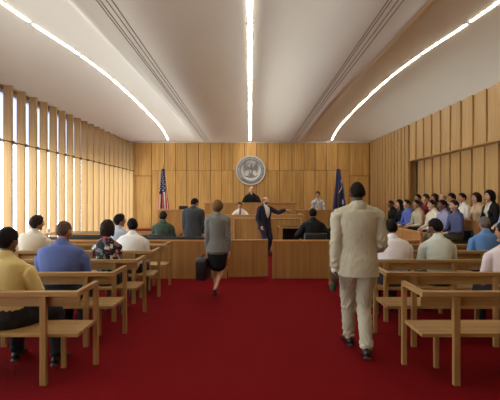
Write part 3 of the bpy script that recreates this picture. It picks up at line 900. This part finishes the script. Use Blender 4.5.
# ================================================================ chairs
def armchair(back_h=.42, wood_arms=True, w_=.58):
    """Low leather armchair on a five-star base; faces +y, seat top at .46."""
    r = empty('armchair')
    g = G()
    for k in range(5):
        a = 2 * math.pi * k / 5 + .3
        g.tube([(0, 0, .09), (.27 * math.cos(a), .27 * math.sin(a), .06)], [.022, .015], n=8)
        g.ball((.27 * math.cos(a), .27 * math.sin(a), .03), .03, nu=8, nv=6)
    obj('base', g, BLACK_PLASTIC, r, True)
    obj('column', G().tube([(0, 0, .08), (0, 0, .38)], [.03, .025]), METAL, r, True)
    obj('seat', G().box((-w_ / 2 + .05, -.24, .37), (w_ / 2 - .05, .26, .46)), BLACK_LEATHER, r, True, bevel=.03)
    o = obj('backrest', G().box((-w_ / 2 + .03, -.33, .44), (w_ / 2 - .03, -.25, .44 + back_h)), BLACK_LEATHER, r, True, bevel=.03)
    for s_ in (-1, 1):
        g = G(); x = s_ * (w_ / 2 + .005)
        g.tube([(x, .24, .40), (x, .26, .655), (x, .20, .675), (x, -.22, .675), (x, -.28, .64)], [(.022, .016)] * 5, n=8)
        obj('armrest', g, W_DESK_TOP if wood_arms else BLACK_PLASTIC, r, True)
    return r
def juror_chair():
    r = empty('juror_chair')
    obj('pedestal', G().tube([(0, 0, .0), (0, 0, .03), (0, 0, .04), (0, 0, .34)], [.14, .13, .04, .035], n=14), BLACK_PLASTIC, r, True)
    obj('seat', G().box((-.24, -.20, .33), (.24, .26, .42)), BLACK_LEATHER, r, True, bevel=.03)
    obj('backrest', G().box((-.20, -.265, .40), (.20, -.205, .66)), BLACK_LEATHER, r, True, bevel=.03)
    return r

# counsel tables
def table(label, x0, x1, y0_, y1_, h, apron):
    r = empty('counsel_table', ((x0 + x1) / 2, (y0_ + y1_) / 2, 0)); tag(r, label, 'table', 'counsel tables')
    a, c = (x1 - x0) / 2, (y1_ - y0_) / 2
    obj('tabletop', G().box((-a, -c, h - .035), (a, c, h)), BLACK_TOP, r, bevel=.006)
    obj('edge_band', G().box((-a - .008, -c - .008, h - .034), (a + .008, -c, h - .004)).box((-a - .03, -c - .008, h - .034), (-a, c, h - .004)).box((a, -c, h - .034), (a + .008, c, h - .004)), W_DESK_TOP, r)
    obj('modesty_panel', G().box((-a + .12, c - .12, .12), (a - .12, c - .09, h - .035)), apron, r, bevel=.004)
    for sx_ in (-1, 1):
        for sy_ in (-1, 1):
            x = sx_ * (a - .03); y = sy_ * (c - .04)
            obj('leg', G().box((x - .03, y - .03, 0), (x + .03, y + .03, h - .035)), W_DESK_TOP, r, bevel=.004)
    return r
table('long black counsel table in front of man in green jacket', -4.95, -1.75, 10.55, 11.4, .80, BLACK_TOP)
table('black counsel table with pale wooden edge beyond man in black suit', .86, 3.3, 12.5, 13.2, .83, BLACK_TOP)
ac = armchair()
spots = [(1.50, 10.3, 0, 'black leather armchair under the man in black suit'), (2.45, 10.35, 4, 'empty black leather armchair beside the cream suited man'),
         (-2.0, 9.98, 0, 'black leather armchair under the man in green jacket')]
for i, (x, y, a, lb) in enumerate(spots):
    o = ac if i == 0 else copy_tree(ac)
    o.location = (x, y, 0); o.rotation_euler = (0, 0, R(a)); tag(o, lb, 'chair', 'counsel armchairs')

# black leather bench just inside the bar
lb = empty('leather_bench', (-2.7, 9.16, 0)); tag(lb, 'long low black leather bench just inside the bar, left of the gate', 'bench')
obj('backrest', G().box((-2.0, 0, .40), (-.02, .07, .845)).box((.02, 0, .40), (2.0, .07, .845)), BLACK_LEATHER, lb, True, bevel=.02)
obj('seat', G().box((-2.0, .07, .33), (2.0, .40, .43)), BLACK_LEATHER, lb, True, bevel=.02)
for x in (-1.9, -.03, 1.84):
    for y in (.02, .33): obj('leg', G().box((x, y, 0), (x + .05, y + .05, .34)), METAL, lb, bevel=.004)

# small cup on the long table
p = at(48, 236, 10.8)
cup = empty('cup', (p.x, 10.8, .80)); tag(cup, 'small white cup on the long black counsel table', 'cup')
obj('cup_body', G().lathe([(.03, 0), (.033, .005), (.042, .1), (.042, .102), (.038, .1), (.03, .01), (.001, .008)]), plain('white_paper', (235, 233, 228), .5), cup, True)

# ================================================================ jury box
jb = empty('jury_box', (0, 0, 0)); tag(jb, 'wooden jury box with two stepped rows along the side wall', 'jury box')
W_JURY = wood('jury_wood', (160, 108, 58), (192, 138, 80), 'Z', .8, 0.42, .05)
JP1, JP2 = .34, .50
tag(obj('floor_jury_lower', G().box((3.615, 8.78, 0), (4.655, 14.0, JP1)), m_carpet), kind='structure')
tag(obj('floor_jury_upper', G().box((4.735, 8.45, 0), (5.58, 14.5, JP2)), m_carpet), kind='structure')
g = G()
for k in range(5): g.box((3.56, 9.12 + .98 * k, 0), (3.61, 9.11 + .98 * (k + 1), .92))
obj('front_panel', g, W_JURY, jb, bevel=.004)
obj('front_cap', G().box((3.54, 9.10, .92), (3.64, 14.03, .95)), W_DESK_TOP, jb, bevel=.006)
g = G()
for k in range(6): g.box((4.66, 8.9 + .9 * k, JP1), (4.73, 8.89 + .9 * (k + 1), 1.17))
obj('row_divider', g, W_JURY, jb, bevel=.004)
obj('divider_cap', G().box((4.64, 8.88, 1.17), (4.75, 14.0, 1.195)), W_DESK_TOP, jb, bevel=.006)
obj('end_panel', G().box((3.56, 14.02, 0), (4.66, 14.07, .95)), W_JURY, jb, bevel=.004)

# ================================================================ seal
def text_mesh(body, size, depth):
    cu = bpy.data.curves.new('letters', 'FONT'); cu.body = body; cu.size = size; cu.extrude = depth; cu.align_x = 'CENTER'; cu.align_y = 'CENTER'
    o = bpy.data.objects.new('letters', cu); COL.objects.link(o)
    dg = bpy.context.evaluated_depsgraph_get(); me = bpy.data.meshes.new_from_object(o.evaluated_get(dg))
    bpy.data.objects.remove(o); bpy.data.curves.remove(cu); me.materials.clear()
    return me
M_SEAL = plain('seal_pewter', (214, 213, 208), 0.45, 0.25)
M_SEALD = plain('seal_dark_pewter', (120, 119, 116), 0.5, 0.4)
M_SEALL = plain('seal_bright_pewter', (150, 150, 148), 0.4, 0.5)
sp = at(250.8, 170.4, YB - .07)
sl = empty('court_seal', (sp.x, YB - .01, sp.z)); tag(sl, 'large round metal seal with spread eagle on the back wall', 'seal')
RS = .66
def disc(prof, name, mat):
    g = G(); g.lathe(prof, n=64)
    me = g.mesh(name); me.transform(Matrix.Rotation(R(90), 4, 'X'))
    return link(name, me, mat, sl, True)
disc([(RS - .03, 0), (RS, .02), (RS, .05), (RS - .02, .065), (RS - .05, .06), (RS - .06, .045), (.01, .045)], 'disc', M_SEAL)
g = G()
for rr in (RS - .075, RS - .20):
    n = 64; vs = []
    g.tube([(rr * math.cos(2 * math.pi * k / n), -.048, rr * math.sin(2 * math.pi * k / n)) for k in range(n + 1)], [.009] * (n + 1), (0, 1, 0), 6, cap=False)
obj('ring', g, M_SEALD, sl, True)
txt = 'UNITED STATES DISTRICT COURT'
disc([(RS - .205, .03), (RS - .205, .049), (RS - .07, .049), (RS - .07, .03)], 'band', plain('seal_band_grey', (150, 150, 147), .5, .25))
vs_, fs_ = [], []
for i, ch in enumerate(txt):
    if ch == ' ': continue
    a = R(90) - (i - (len(txt) - 1) / 2) * R(9.6)
    me = text_mesh(ch, .115, .006)
    M = Matrix.Translation((math.cos(a) * (RS - .137), -.055, math.sin(a) * (RS - .137))) @ Matrix.Rotation(R(90) - a, 4, 'Y') @ Matrix.Rotation(R(90), 4, 'X')
    o_ = len(vs_)
    vs_ += [tuple(M @ v.co) for v in me.vertices]; fs_ += [tuple(q + o_ for q in po.vertices) for po in me.polygons]
    bpy.data.meshes.remove(me)
g = G(); g.add(vs_, fs_); obj('lettering', g, M_SEAL, sl)
g = G(); star = lambda cx_, cz_, r_: [(cx_ + (r_ if k % 2 == 0 else r_ * .42) * math.sin(math.pi * k / 5), cz_ + (r_ if k % 2 == 0 else r_ * .42) * math.cos(math.pi * k / 5)) for k in range(10)]
for a in (-128, -142, 128, 142): g.prism(star(math.sin(R(a)) * (RS - .137), math.cos(R(a)) * (RS - .137), .03), 'Y', -.06, -.045)
for i in range(13):
    q = (i - 6) * .045; g.prism(star(q * .8, .31 - abs(q) * .25 + (.03 if i % 2 else 0), .018), 'Y', -.06, -.045)
obj('star_relief', g, M_SEALD, sl)
g = G()                                                   # the eagle: body, head, fanned wings, tail, talons
g.ball((0, -.06, .02), (.075, .035, .16)); g.ball((.02, -.065, .205), (.042, .035, .045)); g.tube([(.05, -.07, .205), (.085, -.07, .195)], [.016, .006])
g.tube([(0, -.06, .11), (.008, -.06, .19)], [.05, .036], n=10)
for q in (1, -1):
    for k in range(8):
        a = R(68 - 15 * k)
        root_ = V((q * .06, -.055, .10 - .012 * k)); ln = .34 - .018 * k
        mid = root_ + V((q * .14, 0, .05)); tip = root_ + V((q * math.cos(a) * ln * .9, 0, math.sin(a) * ln))
        g.tube([root_, mid.lerp(tip, .35), tip], [(.022, .018), (.026, .016), (.012, .010)], (0, 1, 0), 8, sm=2)
    g.tube([(q * .04, -.055, -.10), (q * .10, -.055, -.20), (q * .17, -.055, -.24)], [.024, .016, .012], n=8)
    g.tube([(q * .10, -.06, -.25), (q * .24, -.06, -.20)], [.012, .016], n=8)
for k in range(5): g.tube([(0, -.055, -.1), ((k - 2) * .045, -.055, -.30)], [(.02, .015), (.022, .012)], (0, 1, 0), 8)
eg = obj('eagle', g, M_SEALL, sl, True); eg.scale = (1.22, 1, 1.15)
g = G(); g.prism([(-.062, .09), (.062, .09), (.062, 0), (.04, -.075), (0, -.11), (-.04, -.075), (-.062, 0)], 'Y', -.105, -.085); sh_ = obj('shield', g, M_SEAL, sl, bevel=.004)
g = G(); g.box((-.062, -.112, .04), (.062, -.104, .09))
for k in range(5): g.box((-.05 + .022 * k, -.110, -.06 + abs(k - 2) * .012), (-.04 + .022 * k, -.104, .035))
obj('shield_stripe', g, M_SEALD, sh_)

# ================================================================ flags
RED, WHT, NAVYF = cloth((168, 34, 44), .7, .08), cloth((226, 222, 212), .7, .05), cloth((36, 42, 88), .7, .1)
GOLD = plain('gilded_metal', (190, 150, 70), .35, .8)
def flag(px, ptop, Y, zfloor, label, usa):
    x = (px - CX) * Y / F; ztop = EYE - (ptop - CY) * Y / F
    r = empty('flag', (x, Y, zfloor)); tag(r, label, 'flag', 'flags on poles by the back wall')
    H = ztop - zfloor
    obj('base', G().lathe([(.16, 0), (.16, .03), (.06, .06), (.03, .09), (.02, .1)]), GOLD, r, True)
    obj('pole', G().tube([(0, 0, .05), (0, 0, H - .02)], [.016, .016]), W_DESK, r, True)
    obj('finial', G().lathe([(.018, -.02), (.012, .0), (.03, .03), (.022, .06), (.002, .11)], (0, 0, H)), GOLD, r, True)
    g = G(); NU, NV = 60, 80; mi = []
    Lf = 1.75 if usa else 2.05
    wmax = .30 if usa else .33
    def pt(u, v):
        wd = (.05 + (wmax - .05) * v ** .8)
        sp_ = (u - (.46 if usa else .42)) * 2 * wd * (.9 if usa else 1.0)
        d = math.sin(u * 17 + v * 1.3) * .055 * (.35 + v) + .03 * math.sin(u * 7 - v * 3)
        zz = H - .06 - v * Lf + .10 * v * (u - .5) * (1 if usa else -1)
        return V((sp_ + .025 * math.sin(u * 17 + 1.2), -.04 + d, zz))
    g.v = [tuple(pt(i / NU, j / NV)) for j in range(NV + 1) for i in range(NU + 1)]
    for j in range(NV):
        for i in range(NU):
            g.f.append((j * (NU + 1) + i, j * (NU + 1) + i + 1, (j + 1) * (NU + 1) + i + 1, (j + 1) * (NU + 1) + i))
            u, v = i / NU, j / NV
            if usa: g.m.append(2 if v < .52 - .10 * (u - .5) else (0 if int(u * 14.99) % 2 == 0 else 1))
            else: g.m.append(0)
    me = g.mesh('cloth'); me.polygons.foreach_set('material_index', g.m)
    o = link('cloth', me, [RED, WHT, NAVYF] if usa else [cloth((50, 58, 104), .7, .1)], r, True)
    so = o.modifiers.new('thickness', 'SOLIDIFY'); so.thickness = .006
    g = G()
    if usa:
        for j in range(11):
            for i in range(7):
                u = (i + .5 + .5 * (j % 2)) / 7.5; v = .05 + .042 * j
                c = pt(u, v); e = (pt(u + .02, v) - c); e.y *= 1
                n = e.cross(pt(u, v + .02) - c).normalized(); n = n if n.y < 0 else -n
                ex = e.normalized(); ez = n.cross(ex)
                rr = .032 * (.55 + v)
                g.add([c + n * .008 + ex * (a - 0) + ez * b2 for a, b2 in star(0, 0, rr)], [tuple(range(10))])
        obj('stars', g, WHT, r)
    else:
        pts = []
        for k in range(13):
            t = k / 12; u = .50 + .42 * t; v = .46 - .26 * t + .12 * t * (1 - t)
            c = pt(u, v); pts.append(c + V((0, -.03, 0)))
        g.tube(pts, [(.012, .016)] * 13, (0, 1, 0), 6); obj('swoosh_stripe', g, WHT, r, True)
        g = G(); c = pt(.74, .62); g.box((c.x - .035, c.y - .05, c.z - .08), (c.x + .035, c.y - .035, c.z + .10)); obj('emblem', g, WHT, r, bevel=.02)
    return r
flag(163.0, 167.5, 17.0, 0, 'stars and stripes flag hanging on a pole beside the left door', True)
flag(338.0, 167.5, 17.0, 0, 'dark blue flag with white swoosh on a pole near the right door', False)
# ================================================================ everybody in court
C = cloth
WHITE = C((232, 230, 224), .8, .04); OFFW = C((222, 216, 200), .8, .05); BLACKC = C((22, 22, 24), .8, .1); DARKT = C((36, 36, 40), .85, .1)
CREAM = C((180, 174, 150), .85, .05); CHAR = C((66, 70, 74), .85, .1); GREYJ = C((118, 118, 112), .85, .08); GREEN = C((66, 82, 68), .85, .1)
NAVY = C((42, 42, 58), .85, .1)
FLORAL = print_cloth('flowered_fabric', (22, 20, 24), [((92, 112, 118), .56), ((206, 206, 192), .60), ((176, 36, 50), .61), ((120, 120, 90), .63)], 10)
def bench_xy(px, row, dy=.20):
    Y = ROWS[row] + dy
    return ((px - CX) * Y / F, Y, 0)
BACKP = dict(face=True)
# ---- spectators, window side
sk = .97
person('man in pale yellow shirt with black hair on the nearest window-side bench', bench_xy(5, 0), 0, seated(.45, 1.0, 4, hyaw=-12, twist=-4, handR=(.22, .30, .62), footR=(.36, .30, .095), kneeR=(.5, 1, .3)),
       dict(s=1.0, girth=1.12, belly=.02, skin='brown', hair='short', haircol='black', tops=[('short_sleeve', C((216, 196, 130), .8, .05))], trousers=DARKT), 'seated spectators', .008)
person('broad balding man in blue shirt seen from behind on window-side bench', bench_xy(60.5, 1, .23), 0, seated(.45, 1.02, 10, hyaw=-10, hpitch=4, shrug=(0, .03, -.06)),
       dict(s=1.02, girth=1.4, belly=.07, skin='tan', hair='shaved', haircol='stubble', tops=[('shirt', C((88, 104, 158), .8, .06))], trousers=DARKT), 'seated spectators', .009)
person('man in off-white shirt leaning sideways beneath the tall window fins', bench_xy(31, 3), 0, seated(.45, 1.0, 8, hyaw=-40, htilt=10, side=6, handL=(-.2, .25, .66)),
       dict(s=1.0, girth=1.2, skin='tan', hair='full', haircol='dark', tops=[('shirt', C((216, 208, 188), .8, .05))], trousers=DARKT), 'seated spectators')
person('woman in black flowered blouse with dark bobbed hair on window-side bench', bench_xy(106.5, 2), 0, seated(.45, .97, 5, hyaw=8, hpitch=10, elbowR=(.2, -1, -.3), elbowL=(-.2, -1, -.3)),
       dict(s=.97, girth=.9, fem=True, skin='brown', hair='bob', haircol='dark', tops=[('sleeveless', FLORAL)], skirt=BLACKC, face=True), 'seated spectators', .008)
person('dark-haired person in pale blue top half hidden past the white-shirted man', bench_xy(118.5, 4), 0, seated(.45, .98, 4, hyaw=-55),
       dict(s=.98, fem=True, skin='tan', hair='full', haircol='black', tops=[('shirt', C((190, 204, 222), .8, .05))], trousers=DARKT), 'seated spectators')
person('man in white shirt turning his head beside the woman in flowers', bench_xy(131.5, 3), 0, seated(.45, .95, 9, hyaw=22, twist=-5),
       dict(s=.95, girth=1.22, skin='tan', hair='short', haircol='black', tops=[('shirt', WHITE)], trousers=DARKT), 'seated spectators')
# ---- spectators, jury side
person('man in white shirt on jury-side bench just right of cream suit', bench_xy(393, 2), 0, seated(.45, .99, 10, hyaw=6, hpitch=10),
       dict(s=.99, girth=1.25, skin='brown', hair='short', haircol='black', tops=[('shirt', C((228, 224, 222), .8, .04))], trousers=DARKT), 'seated spectators')
person('man in pale green white shirt with dark cropped hair on jury-side bench', bench_xy(439, 2), 0, seated(.45, 1.0, 10, hyaw=24, hpitch=8),
       dict(s=1.0, girth=1.0, skin='brown', hair='short', haircol='black', tops=[('shirt', C((206, 214, 202), .8, .05))], trousers=DARKT), 'seated spectators')
person('grey-haired man in bright blue shirt on jury-side bench', bench_xy(487, 3), 0, seated(.45, .98, 10, hyaw=-6, hpitch=6),
       dict(s=.98, girth=1.12, skin='tan', hair='short', haircol='grey', tops=[('shirt', C((98, 140, 196), .8, .05))], trousers=DARKT), 'seated spectators')
person('man in pale pink shirt cut by the right picture edge', bench_xy(509, 1), 0, seated(.45, 1.0, 8, hyaw=30),
       dict(s=1.0, girth=1.1, skin='tan', hair='short', haircol='black', tops=[('shirt', C((222, 208, 206), .8, .04))], trousers=DARKT), 'seated spectators')

# ---- counsel, clerk, judge, witness
person('man in green jacket seated at the long counsel table', (-2.0, 10.05, 0), 0, seated(.46, .97, 3, hyaw=-4),
       dict(s=.97, skin='tan', hair='short', haircol='dark', tops=[('undershirt', WHITE), ('jacket', GREEN, .06)], trousers=DARKT), 'people in the well of the court')
person('man in charcoal suit standing with bowed head at counsel table', ((193 - CX) * 10.45 / F, 10.45, 0), 0, standing(.95, hpitch=18, hyaw=-30, lean=6, handL=(-.2, .12, .82), handR=(.24, .12, .80)),
       dict(s=.95, girth=1.1, skin='tan', hair='short', haircol='black', tops=[('undershirt', WHITE), ('jacket', CHAR, .14)], trousers=CHAR), 'people in the well of the court')
person('man in black suit seen from behind in a leather armchair', (1.50, 10.38, 0), 0, seated(.46, 1.03, 6, hyaw=-8, hpitch=4, handR=(.33, .22, .73), handL=(-.36, .22, .73), elbowR=(.5, -.7, -.5), elbowL=(-.5, -.7, -.5)),
       dict(s=1.03, girth=1.08, skin='tan', hair='short', haircol='black', tops=[('undershirt', WHITE), ('jacket', BLACKC, .05)], trousers=BLACKC), 'people in the well of the court')
person('bald lawyer in navy suit pointing his arm toward the witness', ((264.5 - CX) * 12.75 / F, 12.75, 0), R(-142), standing(.965, lean=2, hyaw=12, handL=(-.46, .40, 1.32), elbowL=(-.3, -.5, -.8), curlL=15, hdirL=(-.75, .65, 0), handR=(.22, .10, .86)),
       dict(s=.965, girth=1.1, skin='light', hair='ring', haircol='brown', beard=True, tops=[('undershirt', WHITE), ('jacket', NAVY, .14, (.115, -.2))], trousers=NAVY), 'people in the well of the court')
person('bald judge in black robe high behind the bench below the seal', ((251.5 - CX) * 15.75 / F, 15.75, 0), R(180), seated(.66 + .46, 1.05, 10, handR=(.2, .42, 1.42), handL=(-.2, .42, 1.42), footR=(.11, .42, .76), footL=(-.11, .42, .76)),
       dict(s=1.05, girth=.95, skin='light', hair='ring', haircol='grey', tops=[('undershirt', WHITE, BLACKC), ('robe', BLACKC)], trousers=BLACKC), 'people in the well of the court')
person('clerk in white shirt and dark tie below the judge', ((240.5 - CX) * 14.35 / F, 14.35, 0), R(176), seated(.32 + .40, .90, 16, htilt=8, hpitch=14, handR=(.2, .36, 1.08), handL=(-.2, .36, 1.08), footR=(.11, .4, .42), footL=(-.11, .4, .42)),
       dict(s=.90, girth=.92, skin='tan', hair='short', haircol='dark', tops=[('shirt', WHITE, BLACKC)], trousers=DARKT), 'people in the well of the court')
person('witness with dark hair in pale patterned shirt inside witness box', ((318 - CX) * 15.65 / F, 15.65, 0), R(168), seated(.48 + .50, 1.0, 4, shrug=(0, 0, -.03), hyaw=-14, hpitch=6, footR=(.11, .4, .58), footL=(-.11, .4, .58)),
       dict(s=1.0, girth=.82, fem=False, skin='tan', hair='short', haircol='black', tops=[('shirt', print_cloth('patterned_shirt', (200, 198, 194), [((136, 138, 148), .52)], 20))], trousers=DARKT), 'people in the well of the court')

# ---- the two walking up the aisle
def man_bits(root, d):
    g = G()
    for k in ('L',):
        w_ = d['WR'][k]; dr = (w_ - d['EL'][k]).normalized()
        g.tube([w_ - dr * .035, w_ + dr * .012], [.041, .040], n=14)
    link('shirt_cuff', g.mesh('shirt_cuff'), [WHITE], root, True)
Y_M = 4.60
person('tall man in cream suit walking up the red aisle, seen from behind', ((359 - CX) * Y_M / F, Y_M, 0), R(-2),
       standing(1.055, lean=1, hyaw=0, pelvis=(0, .05, .965), footR=(.055, -.10, .115), footL=(-.035, .36, .10), fpitchR=12, kneeR=(.05, 1, 0), kneeL=(-.05, 1, 0),
                handL=(-.245, .05, .87), handR=(.16, .28, 1.08), elbowR=(.45, -1, -.5), elbowL=(-.3, -1, -.2)),
       dict(s=1.055, girth=1.02, head=.9, skin='dark', hair='shaved', haircol='shaved', tops=[('undershirt', WHITE), ('jacket', CREAM, .125, None, .010, .004)], trousers=CREAM, legamp=.005, cuff=.84, after=man_bits), 'people walking up the aisle', .0065)
hx = (359 - CX) * Y_M / F - .262
pc = empty('pouch', (hx, Y_M + .06, .66)); tag(pc, 'small dark green pouch hanging from the left hand of the man in cream suit', 'pouch')
obj('pouch_body', G().ball((0, 0, .05), (.036, .028, .06)), C((62, 72, 48), .8, .15), pc, True)
obj('loop', G().tube([(0, 0, .10), (0, .004, .13), (0, 0, .165)], [.008, .006, .006], n=8), C((50, 58, 40), .8, .1), pc, True)
Y_W = 7.22
person('woman in grey jacket and black skirt walking with a briefcase', ((217.3 - CX) * Y_W / F, Y_W, 0), 0,
       standing(.915, pelvis=(0, .02, .855), lean=2, footR=(-.03, -.12, .175), footL=(-.05, .30, .16), fpitchR=28, fpitchL=24, kneeR=(.15, 1, 0), kneeL=(-.05, 1, 0), toeR=(0, 1, 0), toeL=(0, 1, 0),
                handL=(-.18, .04, .77), handR=(.20, .02, .77), elbowR=(.12, -1, -.2), elbowL=(-.12, -1, -.2), curlL=50, haxL=(0, 1, 0), hdirL=(0, .1, -1), skirthem=(.0, .04, .52)),
       dict(s=.915, girth=.92, fem=True, skin='light', hair='full', haircol='brown', tops=[('blouse', WHITE), ('jacket', GREYJ, .08, None, .010, .003)], skirt=BLACKC, heels=True), 'people walking up the aisle', .007)
# briefcase in her left hand
bx_, bz_ = (217.3 - CX) * Y_W / F - .235, .31
bc = empty('briefcase', (bx_, Y_W + .07, bz_), R(-8)); tag(bc, 'black leather briefcase in the hand of the walking woman', 'bag')
obj('case', G().prism([(-.20, .03), (-.17, 0), (.17, 0), (.20, .03), (.20, .31), (.16, .355), (-.16, .355), (-.20, .31)], 'X', -.085, .085), BLACK_LEATHER, bc, True, bevel=.015)
obj('flap', G().prism([(-.18, .20), (.18, .20), (.18, .315), (.15, .36), (-.15, .36), (-.18, .315)], 'X', -.094, .0), BLACK_LEATHER, bc, True, bevel=.01)
obj('handle', G().tube([(0, -.08, .35), (0, -.075, .40), (0, 0, .415), (0, .075, .40), (0, .08, .35)], [.010] * 5, (1, 0, 0), 8, sm=3), BLACK_LEATHER, bc, True)
obj('clasp', G().box((-.102, -.025, .18), (-.094, .025, .22)), METAL, bc, bevel=.003)

# ---- jurors
jc = juror_chair(); first = True
def juror(label, px, row, look, seatno, **kw):
    global first
    Xj = 4.40 if row == 0 else 5.16; pl = JP1 if row == 0 else JP2
    Y = F * Xj / (px - CX)
    o = jc if first else copy_tree(jc); first = False
    o.location = (Xj, Y, pl); o.rotation_euler = (0, 0, R(94)); tag(o, seatno, 'chair', 'juror chairs')
    s = look.get('s', .93); look['s'] = s
    kw.setdefault('hpitch', 5)
    pose = seated(pl + .42, s, kw.pop('lean', 6), **kw)
    for k in ('footR', 'footL'): f = pose[k]; pose[k] = (f[0], f[1], pl + .095 * s)
    person(label, (Xj, Y, 0), R(kw.pop('yaw', 97)), pose, look, 'jurors')
TR = DARKT; BEI = C((150, 136, 110), .85, .06)
J = lambda c, kind='shirt', **k: dict(tops=[(kind, c)], trousers=k.pop('tr', TR), **k)
juror('balding juror in black at the far end of the front row', 395.5, 0, J(BLACKC, skin='brown', hair='shaved', haircol='shaved'), 'black juror chair at far end of front row', lean=22)
juror('long-haired woman juror in black beside the balding juror', 402, 0, J(BLACKC, 'blouse', fem=True, skin='light', hair='long', haircol='black'), 'black juror chair second from far end of front row', lean=10)
juror('juror in bright blue shirt in the front row', 408.5, 0, J(C((92, 108, 178), .8, .06), skin='light', hair='short', haircol='dark', tr=BEI), 'black juror chair under juror in bright blue shirt')
juror('juror in beige shirt in the front row', 419, 0, J(C((190, 176, 148), .8, .05), skin='tan', hair='short', haircol='dark'), 'black juror chair under juror in beige shirt', lean=9)
juror('juror in cream white sweater in the front row', 434.5, 0, J(C((226, 216, 192), .8, .04), skin='light', hair='short', haircol='dark'), 'black juror chair under juror in cream sweater', lean=9)
juror('dark-haired juror in lavender shirt in the front row', 445, 0, J(C((152, 148, 178), .8, .06), skin='brown', hair='short', haircol='black', tr=BEI), 'black juror chair under juror in lavender shirt', lean=8)
juror('juror in slate blue shirt nearest the camera in the front row', 457, 0, J(C((82, 88, 122), .8, .06), skin='light', hair='short', haircol='dark', tr=C((84, 80, 62))), 'black juror chair at near end of front row', lean=8)
juror('dark-haired juror at far end of the back row', 419.5, 1, J(C((70, 60, 60)), skin='tan', hair='short', haircol='black'), 'black juror chair at far end of back row')
juror('woman juror in dark red top in the back row', 427.5, 1, J(C((118, 34, 38), .8, .06), 'blouse', fem=True, skin='light', hair='full', haircol='dark'), 'black juror chair under woman in dark red')
juror('dark-haired woman juror between the red top and the bald juror', 436.5, 1, J(C((64, 56, 60)), 'blouse', fem=True, skin='tan', hair='bob', haircol='dark'), 'black juror chair left of the bald juror')
juror('bald juror in dark navy shirt in the back row', 444.5, 1, J(C((44, 44, 60)), skin='light', hair='ring', haircol='grey'), 'black juror chair under the bald juror in navy')
juror('long-haired juror in dark navy above the slate blue shirt', 453.5, 1, J(C((40, 40, 54)), 'blouse', fem=True, skin='tan', hair='full', haircol='black'), 'black juror chair behind juror in slate blue')
juror('juror in white short-sleeved shirt in the back row', 464, 1, J(C((226, 226, 216), .8, .04), 'short_sleeve', skin='tan', hair='short', haircol='black'), 'black juror chair under juror in white short-sleeved shirt')
juror('woman juror in peach blouse in the back row', 478.5, 1, J(C((208, 180, 146), .8, .05), 'blouse', fem=True, skin='light', hair='bob', haircol='dark'), 'black juror chair under woman in peach blouse')
juror('woman juror in black cardigan sitting tall in the back row', 492, 1, dict(tops=[('blouse', OFFW), ('cardigan', BLACKC)], trousers=BLACKC, fem=True, s=.98, skin='light', hair='bob', haircol='black'), 'black juror chair under woman in black cardigan')
juror('juror in light blue cut by the right picture edge', 512, 1, J(C((150, 176, 212), .8, .05), skin='light', hair='short', haircol='dark'), 'black juror chair at near end of back row', hpitch=5)
